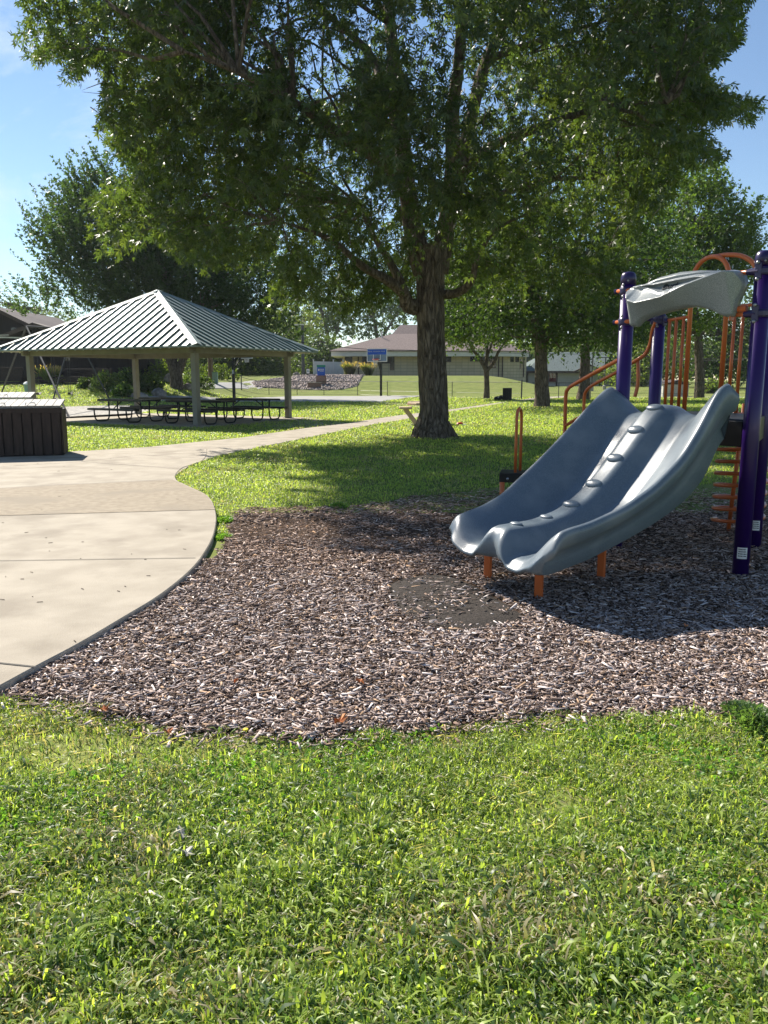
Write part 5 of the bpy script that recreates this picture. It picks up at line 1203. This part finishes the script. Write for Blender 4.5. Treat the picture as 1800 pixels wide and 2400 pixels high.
# trees behind the tan building
spec = [('loose branched cottonwood behind the tan building, left of the roof peak', 770, 880, 150, [(760, 690, 0, 6, 5, 4), (740, 745, 0, 6, 5, 3.4), (790, 770, 0, 4, 4, 2.2), (800, 720, 0, 3, 3, 3)], [[(772, 880, .5), (770, 800, .35), (757, 740, .2), (745, 690, .1)], [(771, 830, .3), (790, 770, .2), (800, 700, .1)], [(771, 840, .26), (745, 790, .2), (722, 750, .1)]], 700, .5),
        ('taller cottonwood behind the tan building near the big trunk', 880, 880, 145, [(880, 715, 0, 6, 5, 5), (920, 740, 0, 4.5, 5, 4.5), (860, 660, 0, 5, 5, 4), (950, 690, 0, 4, 4, 5), (850, 780, 0, 3, 3, 1.2)], [[(880, 880, .5), (884, 800, .35), (875, 740, .22), (862, 690, .1)], [(884, 810, .3), (915, 760, .2), (940, 720, .1)]], 1100, .46),
        ('hazy round tree between the shelter roof and the tan building', 660, 888, 130, [(660, 790, 0, 5, 5, 4.5), (690, 770, 0, 4, 4, 5), (640, 850, 0, 5, 4, 2.2), (700, 840, 0, 4.4, 4, 2.4)], [[(662, 888, .4), (661, 830, .3), (668, 760, .1)]], 1300, .42),
        ('small dark tree at the left corner of the tan building', 745, 880, 118, [(745, 820, 0, 3.4, 4, 2.6), (730, 850, 0, 3.4, 4, 1.6), (768, 838, 0, 2, 3, 1.6)], [[(745, 880, .3), (745, 840, .2), (748, 800, .08)]], 900, .34),
        ('dark thicket tree right behind the wooden pole', 560, 892, 104, [(560, 850, 0, 6, 5, 2.6), (500, 860, 0, 5, 4, 2.2), (620, 860, 0, 5, 4, 2.2), (560, 800, 0, 7, 5, 2.6)], [[(520, 893, .3), (523, 850, .26), (515, 800, .2)], [(610, 895, .22), (602, 840, .2), (600, 800, .1)], [(659, 893, .2), (654, 850, .18), (650, 810, .1)]], 2300, .36),
        ('pale hazy tree far behind the left dark maple at the sky edge', 40, 880, 120, [(30, 730, 0, 4, 4, 3.2), (80, 745, 0, 4, 4, 2.4), (140, 760, 0, 4, 4, 2.4)], [[(45, 880, .4), (50, 800, .3), (40, 720, .1)]], 500, .42),
        ('dark broad tree behind the white shed, seen through the orange bars', 1640, 930, 95, [(1640, 800, 0, 4.4, 4, 5), (1700, 820, 0, 3.2, 4, 4.4), (1720, 730, 0, 4, 4, 4), (1780, 780, 0, 4, 4, 5), (1830, 850, 0, 4, 4, 3.4), (1760, 870, 0, 3.4, 3, 2.0)], [[(1640, 930, .4), (1640, 850, .3), (1645, 780, .1)]], 1700, .36),
        ('light green tree between the bungalow and the white shed', 1500, 925, 105, [(1500, 850, 0, 3.4, 4, 4.0), (1540, 830, 0, 3.4, 4, 4.2), (1470, 870, 0, 3.0, 3, 2.2), (1580, 840, 0, 3, 4, 3)], [[(1500, 925, .3), (1500, 870, .2), (1505, 830, .08)]], 1200, .34),
        ('rounded green bush tree beside the white shed', 1672, 932, 78, [(1672, 905, 0, 1.0, 1, 1.0), (1655, 915, 0, .8, 1, .7)], [[(1672, 932, .08), (1672, 915, .06)]], 180, .16),
        ('grey green tree behind the bungalow roof', 1420, 880, 140, [(1440, 810, 0, 5, 4, 2.2), (1400, 820, 0, 4, 4, 1.8), (1490, 800, 0, 5, 4, 3), (1300, 812, 0, 6, 4, 1.6)], [[(1420, 880, .4), (1422, 840, .3), (1425, 800, .1)]], 700, .46)]
cols = [(.080, .115, .055), (.070, .105, .052), (.095, .125, .060), (.050, .078, .036), (.062, .090, .036), (.09, .12, .07), (.045, .075, .034), (.11, .15, .06), (.12, .17, .05), (.08, .11, .06)]
for i, (lb, x, y, Y, bl, tr, n_, lf) in enumerate(spec):
    tree('leafy_tree', lb, x, y, Y, bl, tr, int(n_*.8), lf, .25, cols[i], 2, 'mid', 'trees beyond the park', 9, (.8, 2.0) if i != 8 else (.2, .5), 70+i, thr=.36 if i < 2 else .28)
# far wood that closes the horizon
def far_wood():
    rg = np.random.default_rng(9); n = 12000; x = rg.uniform(-190, 190, n); y = 175+rg.random(n)*14+np.abs(x)*.05; h = (6.5+3.5*vn(x, x*0, .06, 2)+2.5*vn(x, x*0, .3, 4))*(1-.62*ss(x, -34, -20)*(1-ss(x, 20, 40)))
    z = 1.5+rg.random(n)**.8*h; c = np.stack([x, y, z], 1); ax = rg.normal(size=c.shape); ax[:, 2] += .5; V, Q, C = leaves(rg, c, ax, 2.2, .3, 2, (.065, .09, .05), .3, .4)
    tag(big('far_wood', V, Q, 'farleaf', C), 'continuous wood of distant trees along the horizon', 'wood', kind='stuff')
far_wood()

# bushes, rocks, ornamental grass near the brown house and the building
def bush(px_, py_, Y, w_, h_, label, col, seed, leaf=.12, spiky=False, group='shrubs below the brown house', name='bush', n=260):
    rg = np.random.default_rng(seed); g = D(px_, py_, Y); g.z = tz(g.x, g.y); root = empty(name, g, label, 'bush' if not spiky else 'ornamental grass', group)
    if spiky:
        n *= 3; a = rg.uniform(0, 6.28, n); r = rg.random(n)*w_*.25; b0 = np.stack([g.x+np.cos(a)*r, g.y+np.sin(a)*r, np.full(n, g.z)], 1); ln = rg.uniform(.55, 1, n)*h_
        d = np.stack([np.cos(a)*rg.uniform(.1, .55, n), np.sin(a)*rg.uniform(.1, .55, n), np.ones(n)], 1); d /= np.linalg.norm(d, axis=1, keepdims=True); s = np.stack([-np.sin(a+1), np.cos(a+1), a*0], 1)*.02*(Y/60)
        m_ = b0+d*ln[:, None]*.6; e = b0+d*ln[:, None]+np.stack([np.cos(a), np.sin(a), -1.2+0*a], 1)*ln[:, None]*.10; V = np.stack([b0-s, b0+s, m_+s, m_-s, m_-s, m_+s, e+s*.3, e-s*.3], 1).reshape(-1, 3); Q = np.arange(n*8).reshape(-1, 4); C = np.array(col)[None]*rg.uniform(.7, 1.3, (n, 1)); big('foliage', V, Q, 'farleaf', np.repeat(C, 8, 0), root)
        k = n//4; i = rg.permutation(n)[:k]; tp = e[i]; ax = d[i]+rg.normal(size=(k, 3))*.2; V, Q, C = leaves(rg, tp, ax, .28 if h_ > .8 else .1, .12, 1, (.32, .22, .12), .25, .1); big('seed_heads', V, Q, 'farleaf', C, root)
    else:
        u = sph(rg, n); u[:, 2] = np.abs(u[:, 2]); p = np.array(g)+u*(rg.random(n)**.4)[:, None]*np.array([w_/2, w_/2*.8, h_]); d = u+np.array([0, 0, .4]); q, ax = plume(rg, p, d, rg.uniform(.1, .3, n), 9, .3, .1, leaf); V, Q, C = leaves(rg, q, ax, leaf, .25, 2, col, .3, .4); big('foliage', V, Q, 'farleaf', C, root)
        b = MB()
        for k in range(5): b.tube([g, g+Vector((rg.uniform(-.3, .3)*w_, 0, h_*.6))], .02, 4)
        b.build('stem', 'bark', root)
bl = [(208, 895, 52, 1.3, .5, 'low mossy shrub at the left of the rock garden', (.05, .08, .03)), (252, 905, 49, 1.9, 1.2, 'pale grey green bush in the middle of the rock garden', (.075, .11, .045)), (305, 900, 51, 2.3, 1.25, 'dense dark bush against the shelter back post', (.04, .07, .028)), (350, 905, 52, 1.9, .9, 'light green spreading shrub right of the back post', (.085, .12, .035)),
      (462, 905, 60, 2.4, 1.1, 'arching dark shrub right of the dark maple trunk', (.045, .075, .028)), (385, 888, 62, 3.0, 1.6, 'tall sunlit weeds left of the dark maple trunk', (.10, .14, .04)), (290, 915, 47, 1.2, .5, 'small bright shrub at the front of the rock garden', (.08, .13, .04)), (90, 885, 57, .8, .5, 'yellow green plant on the planter wall, left one', (.12, .15, .05)), (131, 884, 57, .8, .5, 'yellow green plant on the planter wall, right one', (.12, .15, .05)), (500, 890, 84, 6, 1.6, 'ragged sunlit undergrowth left of the wooden pole', (.07, .10, .03)), (600, 888, 100, 7, 1.2, 'undergrowth behind the road right of the wooden pole', (.07, .10, .03))]
for i, (x, y, Y, w_, h_, lb, c_) in enumerate(bl): bush(x, y, Y, w_, h_, lb, c_, 200+i, n=200 if w_ < 1 else 330, leaf=.12 if Y < 80 else .2)
bush(115, 884, 56.9, 1.2, 1.4, 'spiky yellow green grass clump on the planter wall', (.13, .17, .05), 301, spiky=True)
bush(820, 881, 99, 1.6, 1.9, 'tall ornamental grass clump with tan plumes by the building door, left one', (.08, .09, .03), 302, spiky=True, group='ornamental grasses at the building')
bush(863, 881, 99, 1.6, 1.7, 'tall ornamental grass clump with tan plumes, right of its twin by the door', (.09, .11, .035), 303, spiky=True, group='ornamental grasses at the building')
def boulder(px_, py_, Y, sx, sz, label, seed):
    g = D(px_, py_, Y); g.z = tz(g.x, g.y); rg = random.Random(seed); b = MB(); b.ball((g.x, g.y, g.z+sz*.35), (sx, sx*.7, sz*.7), 10); b.v = [(p[0]+rg.uniform(-.1, .1)*sx, p[1]+rg.uniform(-.1, .1)*sx, p[2]+rg.uniform(-.12, .12)*sz) for p in b.v]
    tag(b.build('boulder', 'rock', loc=g), label, 'boulder', 'boulders in the rock garden')
for i, (x, y, Y, sx, sz, lb) in enumerate([(225, 898, 51, .5, .5, 'rounded grey boulder left of the pale bush'), (280, 908, 48, .55, .45, 'flat grey boulder between two garden bushes'), (320, 912, 47, .7, .35, 'long low boulder below the dark bush'), (372, 912, 50, .5, .5, 'grey boulder left of the dark maple trunk'), (403, 908, 60, .6, .7, 'upright boulder just behind the dark maple trunk'), (440, 912, 58, .45, .5, 'small boulder right of the dark maple trunk'), (694, 882, 95, .45, .4, 'pale boulder at the foot of the slim dark pole')]):
    boulder(x, y, Y, sx, sz, lb, 400+i)
# clover weed against the curb and thistle at the right edge
def weed(px_, py_, rad, h_, label, seed, n, col=(.07, .14, .03)):
    g = G(px_, py_, 0); rg = np.random.default_rng(seed); root = empty('weed', g, label, 'weed'); a = rg.uniform(0, 6.28, n); r = rg.random(n)**.6*rad; c = np.stack([g.x+np.cos(a)*r, g.y+np.sin(a)*r*1.6, rg.random(n)*h_*(1-r/rad*.6)], 1); ax = np.stack([np.cos(a), np.sin(a), rg.uniform(.1, 1.2, n)], 1)
    V, Q, C = leaves(rg, c, ax, .02, .25, 3, np.array(col)*1.6, .3, .5); big('foliage', V, Q, 'blade', C, root)
weed(524, 1222, .10, .06, 'leafy green weed clump hugging the curved curb, upper one', 1, 900)
weed(526, 1262, .08, .05, 'leafy green weed clump hugging the curved curb, lower one', 2, 600)
weed(795, 1190, .12, .07, 'dark green weed tuft where lawn meets wood chips', 3, 700, (.04, .09, .03))
weed(1765, 1700, .12, .09, 'feathery grey green weed at the right edge of the wood chips', 4, 1500, (.055, .10, .04))
weed(213, 1202, .09, .03, 'flat green weed in the pavement joint', 5, 160)
weed(290, 1097, .10, .03, 'small green weed tuft on the pale pavement', 6, 160)

# ================================================================== GROUND COVER
def place_pts(rg, n, x0, x1, y0, y1, pw=1.0):
    """more points near the camera: the density falls with distance"""
    t = rg.random(n)**pw; y = y0+(y1-y0)*t; x = rg.uniform(-1, 1, n); return x, y
EXCL = [MULCH, [tuple(p) for p in PLAZA_FULL], PATHPOLY, [tuple(p) for p in SLAB]]
CTP = [tuple(p[:2]) for p in CA]+[tuple(p[:2]) for p in CB][::-1]; SWP = [tuple(p[:2]) for p in SW]
def allowed(x, y, extra=True, mg=0):
    ok = np.ones(x.shape, bool)
    wob = .035*np.sin(x*9+y*5)+.03*np.sin(x*23-y*17)
    for P in EXCL[:1]: ok &= ~inpoly(x+wob, y+wob+mg, P)
    for P in EXCL[1:]+[CTP, SWP]: ok &= ~inpoly(x, y, P)
    return ok
def blades(rg, x, y, h, wd, colf, bend=(.3, 1.0), rise=None):
    n = len(x); z = terr(x, y)-.004; a = rg.uniform(0, 6.283, n); le = rg.uniform(*bend, n); dx, dy = np.cos(a), np.sin(a); sx, sy = -dy, dx
    tw = rg.uniform(-.6, .6, n); b0 = np.stack([x, y, z], 1); s = np.stack([sx, sy, sx*0], 1)*wd[:, None]/2
    up_ = lambda f, o: b0+np.stack([dx*h*le*o, dy*h*le*o, h*f], 1)
    m1 = up_(.42, .14); m2 = up_(.80-0*h, .50)-np.stack([0*x, 0*x, h*.16*le], 1); e = b0+np.stack([dx*h*le, dy*h*le, h*(1-.45*le)], 1)
    t1 = np.stack([0*x, 0*x, wd*tw*.35], 1); t2 = np.stack([0*x, 0*x, wd*tw*.5], 1)
    V = np.stack([b0-s*.7, b0+s*.7, m1-s-t1, m1+s+t1, m2-s*.78-t2, m2+s*.78+t2, e-s*.06, e+s*.06], 1).reshape(-1, 3)
    Q = (np.array([(0, 1, 3, 2), (2, 3, 5, 4), (4, 5, 7, 6)])[None]+(np.arange(n)*8)[:, None, None]).reshape(-1, 4)
    C = colf(n); return V, Q, np.repeat(C, 8, 0)
def gcol(rg, x, y):
    def f(n):
        p = vn(x, y, 1.3, 11)*.6+vn(x, y, 5, 12)*.4; g1 = np.array([.26, .35, .08]); g2 = np.array([.42, .49, .13]); dry = np.array([.38, .33, .22]); dk = np.array([.09, .15, .06])
        t = np.clip(p+rg.normal(size=n)*.22, 0, 1)[:, None]; c = g1*(1-t)+g2*t; r = rg.random(n); pd = .05+.30*ss(vn(x, y, 1.7, 15)*.7+vn(x, y, 5, 16)*.3, .52, .78); c[r < pd] = dry; c[(r > .72)] = dk*1.0+.0; return c*rg.uniform(.7, 1.3, (n, 1))
    return f
def lawn():
    rg = np.random.default_rng(77)
    # near lawn: the strip in front of the wood chips
    n = 340000; x, y = place_pts(rg, n, 0, 0, 1.25, 3.9, 1.0); x = x*(.62*y+.45)
    ok = allowed(x, y); dens = vn(x, y, 3.5, 21)*.5+vn(x, y, 9, 22)*.5; ok &= rg.random(n) < (.35+1.1*dens)
    bare = ss(vn(x, y, 1.9, 23), .70, .86); ok &= rg.random(n) > bare*.75
    x, y = x[ok], y[ok]; clump = vn(x, y, 6, 24); nr = 1+.45*(1-ss(y, 1.8, 3.2)); h = rg.uniform(.018, .052, len(x))*(.5+.9*clump)*nr; wd = rg.uniform(.0022, .0054, len(x))*nr; big_ = rg.random(len(x)) < .06; wd[big_] *= 1.9; h[big_] *= 1.25
    P = [blades(rg, x, y, h, wd, gcol(rg, x, y), (.15, 1.15))]
    # clover and broad leaves among it
    n = 26000; cx, cy = place_pts(rg, n, 0, 0, 1.25, 3.8); cx = cx*(.62*cy+.45); ok = allowed(cx, cy) & (vn(cx, cy, 1.6, 31) > .48); cx, cy = cx[ok], cy[ok]; c = np.stack([cx, cy, rg.uniform(.008, .030, len(cx))], 1); a = rg.uniform(0, 6.28, len(cx)); ax = np.stack([np.cos(a), np.sin(a), rg.uniform(-.2, .7, len(cx))], 1)
    V, Q, C = leaves(rg, c, ax, .017, .30, 3, (.13, .26, .055), .3, .4); P.append((V, Q, C))
    # straw lying flat
    n = 9000; cx, cy = place_pts(rg, n, 0, 0, 1.25, 3.8); cx = cx*(.62*cy+.45); ok = allowed(cx, cy); cx, cy = cx[ok], cy[ok]; c = np.stack([cx, cy, rg.uniform(.004, .03, len(cx))], 1); a = rg.uniform(0, 6.28, len(cx)); ax = np.stack([np.cos(a), np.sin(a), rg.uniform(-.1, .25, len(cx))], 1)
    V, Q, C = leaves(rg, c, ax, .05, .035, 1, (.46, .40, .26), .3, .1); P.append((V, Q, C))
    off = 0; VV = []; QQ = []; CC = []
    for V, Q, C in P: VV.append(V); QQ.append(Q+off); CC.append(C); off += len(V)
    tag(big('grass', np.concatenate(VV), np.concatenate(QQ), 'blade', np.concatenate(CC)), 'short sunlit lawn grass with clover in front of the wood chips', 'grass', kind='stuff')
    # middle lawn, blades grow with distance so that they stay readable
    n = 420000; t = rg.random(n); y = 7.6*(62/7.6)**t; x = rg.uniform(-1, 1, n)*(.56*y+.5); ok = allowed(x, y); ok &= ~((y > 24.5) & inpoly(x, y, [tuple(p) for p in SLAB])); x, y = x[ok], y[ok]
    sc = (y/9)**.75; cl = vn(x, y, 2.5, 41); h = rg.uniform(.025, .055, len(x))*sc**.75*(.7+.6*cl); wd = rg.uniform(.005, .010, len(x))*sc
    V, Q, C = blades(rg, x, y, h, wd, gcol(rg, x, y), (.3, 1.1)); tag(big('grass', V, Q, 'blade', C), 'lawn grass around the big maple, the shelter and the court', 'grass', kind='stuff')
lawn()
def chips():
    rg = np.random.default_rng(5); n1 = 205000; y = 3.0*(11/3.0)**rg.random(n1); x = rg.uniform(-1, 1, n1)*(.56*y+.3); ok = inpoly(x+.04*np.sin(y*11), y+.05*np.sin(x*13), MULCH) | (inpoly(x, y+.22*rg.random(n1), MULCH) & (rg.random(n1) < .3)); ok &= ~inpoly(x, y, [tuple(p) for p in PLAZA_FULL])
    # the rubber mat is nearly clear of chips, and the chips thin out to bare soil near the far edge
    onr = inpoly(x, y, RUB); pr_ = .035+.16*(y < 5.5)*(vn(x, y, 6, 44) > .5)+.3*ss(vn(x, y, 3, 45), .62, .85); ok &= ~onr | (rg.random(n1) < pr_)
    lowd = (y > 7.5)*(vn(x, y, .9, 3) > .42); ok &= ~(lowd & (rg.random(n1) < .6))
    x, y = x[ok], y[ok]; n = len(x); sc = np.clip((y/4.5)**.35, .8, 1.3)
    ln = rg.lognormal(-3.70, .52, n)*sc; ln = np.clip(ln, .008, .11); wd = ln*rg.uniform(.16, .42, n); wd = np.clip(wd, .004, .017); th = rg.uniform(.0015, .004, n); a = rg.uniform(0, 6.28, n); pt = rg.normal(0, .15, n); rl = rg.normal(0, .34, n)
    z = .008+rg.random(n)**1.3*.022+.012*vn(x, y, 4, 9); z[inpoly(x, y, RUB)] += .014
    u = np.stack([np.cos(a)*np.cos(pt), np.sin(a)*np.cos(pt), np.sin(pt)], 1); v = np.stack([-np.sin(a)*np.cos(rl), np.cos(a)*np.cos(rl), np.sin(rl)], 1); w = np.cross(u, v); c = np.stack([x, y, z], 1)
    L_, W_, H_ = ln[:, None]/2, wd[:, None]/2, th[:, None]; t1 = rg.uniform(.25, 1, (n, 1)); t2 = rg.uniform(.25, 1, (n, 1)); k = rg.uniform(-.25, .25, (n, 1))
    V = np.stack([c-u*L_-v*W_*t1, c+u*L_-v*W_*t2+v*W_*k, c+u*L_+v*W_*t2+v*W_*k, c-u*L_+v*W_*t1,
                  c-u*L_-v*W_*t1+w*H_, c+u*L_-v*W_*t2+v*W_*k+w*H_, c+u*L_+v*W_*t2+v*W_*k+w*H_, c-u*L_+v*W_*t1+w*H_], 1).reshape(-1, 3)
    fq = np.array([(4, 5, 6, 7), (0, 1, 5, 4), (1, 2, 6, 5), (2, 3, 7, 6), (3, 0, 4, 7)]); Q = (fq[None]+(np.arange(n)*8)[:, None, None]).reshape(-1, 4)
    pal = np.array([(.51, .415, .375), (.35, .265, .225), (.66, .585, .55), (.12, .08, .06), (.19, .13, .10), (.06, .04, .033), (.46, .31, .20)]); pr = np.array([.22, .2, .13, .14, .16, .09, .06]); C = pal[rg.choice(7, n, p=pr)]*rg.uniform(.75, 1.25, (n, 1))
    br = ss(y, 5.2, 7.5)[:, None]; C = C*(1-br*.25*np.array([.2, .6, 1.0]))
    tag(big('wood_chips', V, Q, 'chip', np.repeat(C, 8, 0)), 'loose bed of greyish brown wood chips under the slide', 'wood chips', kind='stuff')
    # twigs and crumbs on the pavement and path
    m_ = 45; px_ = rg.uniform(0, 560, m_); py_ = rg.uniform(1060, 1560, m_)**1.0; d = []
    V = []; Q = []; k = 0
    for i in range(m_):
        q = G(px_[i], py_[i], PZ+.003)
        if not inpoly(np.array([q.x]), np.array([q.y]), [tuple(p) for p in PLAZA_FULL])[0]: continue
        a = rg.normal(0, .5); l_ = rg.uniform(.008, .045); w_ = rg.uniform(.001, .0028); u = np.array([math.cos(a), math.sin(a), 0])*l_/2; v = np.array([-math.sin(a), math.cos(a), 0])*w_; h_ = np.array([0, 0, .004]); p = np.array(q)
        V += [p-u-v, p+u-v, p+u+v, p-u+v, p-u*.8-v*.5+h_, p+u*.8-v*.5+h_, p+u*.8+v*.5+h_, p-u*.8+v*.5+h_]; Q += [(k+4, k+5, k+6, k+7), (k, k+1, k+5, k+4), (k+1, k+2, k+6, k+5), (k+2, k+3, k+7, k+6), (k+3, k, k+4, k+7)]; k += 8
    V = np.array(V); tag(big('leaf_litter', V, np.array(Q), 'chip', np.tile(np.array([.06, .045, .03]), (len(V), 1))), 'dark twigs and crumbs scattered on the pavement', 'litter', kind='stuff')
chips()
def fallen(px_, py_, size, m_, label, seed, name='fallen_leaf', z=.04, cat='leaf'):
    g = G(px_, py_, z); rg = random.Random(seed); b = MB(); n = 11; a0 = rg.uniform(0, 6); v = [Vector((0, 0, size*.10))]
    for i in range(n):
        a = a0+2*math.pi*i/n; r = size*(.95 if i % 2 == 0 else .62)*rg.uniform(.55, 1.1); q = Vector((math.cos(a)*r, math.sin(a)*r*.55, rg.uniform(-.1, .65)*size)); q.rotate(Matrix.Rotation(a0, 3, 'Z')); v.append(q)
    b.add([g+p for p in v], [(0, i+1, (i+1) % n+1) for i in range(n)]); b.add([g+p+Vector((0, 0, -.0015)) for p in v], [(0, (i+1) % n+1, i+1) for i in range(n)])
    tag(b.build(name, m_, loc=g), label, cat, 'fallen leaves' if name == 'fallen_leaf' else None)
fallen(797, 1693, .050, 'deadleaf', 'curled orange leaf low on the wood chips, just above the grass', 1)
fallen(845, 1598, .036, 'deadleaf', 'pale orange leaf in the middle of the wood chips', 2)
fallen(553, 1598, .030, 'deadleaf', 'small orange leaf on the left wood chips', 3)
fallen(245, 1665, .045, 'deadleaf', 'reddish leaf where the lawn meets wood chips at the left', 4)
fallen(395, 1717, .032, 'deadleaf', 'rusty leaf at the grass edge left of the orange one', 5)
fallen(1608, 1467, .024, 'deadleaf', 'tiny orange leaf on the chips at the right', 6)
fallen(425, 1955, .040, 'paleleaf', 'crumpled silvery white leaf in the lawn, upper one', 7, z=.055)
fallen(440, 2000, .045, 'paleleaf', 'crumpled silvery white leaf in the lawn, lower one', 8, z=.055)
fallen(310, 2165, .035, 'paleleaf', 'pale dry leaf low in the lawn at the left', 9)
def flower(px_, py_):
    g = G(px_, py_, .035); root = empty('dandelion', g, 'tiny yellow dandelion at the edge of the wood chips', 'flower'); b = MB(); b.lathe(g, [(.004, 0), (.013, .006), (.010, .010), (.002, .011)], 10); b.build('flower_head', 'yellow', root); b = MB(); b.tube([(g.x, g.y, 0), g], .0016, 5); b.build('stem', 'bin_green', root)
flower(576, 1713)

# thin summer haze: one even volume round the place
b = MB(); b.prism([(-306, -46), (306, -46), (306, 406), (-306, 406)], -1.2, 34)
hz = b.build('haze', 'twine'); hz.data.materials.clear()
hm_ = bpy.data.materials.new('haze'); hm_.use_nodes = True; ht = hm_.node_tree; ht.nodes.clear()
ho = ht.nodes.new('ShaderNodeOutputMaterial'); hv = ht.nodes.new('ShaderNodeVolumePrincipled'); hv.inputs['Density'].default_value = .0002; hv.inputs['Color'].default_value = (.82, .9, 1, 1); hv.inputs['Anisotropy'].default_value = .2
ht.links.new(hv.outputs[0], ho.inputs['Volume']); hz.data.materials.append(hm_); tag(hz, 'thin pale haze in the air', 'haze', kind='stuff')
S.cycles.volume_bounces = 0
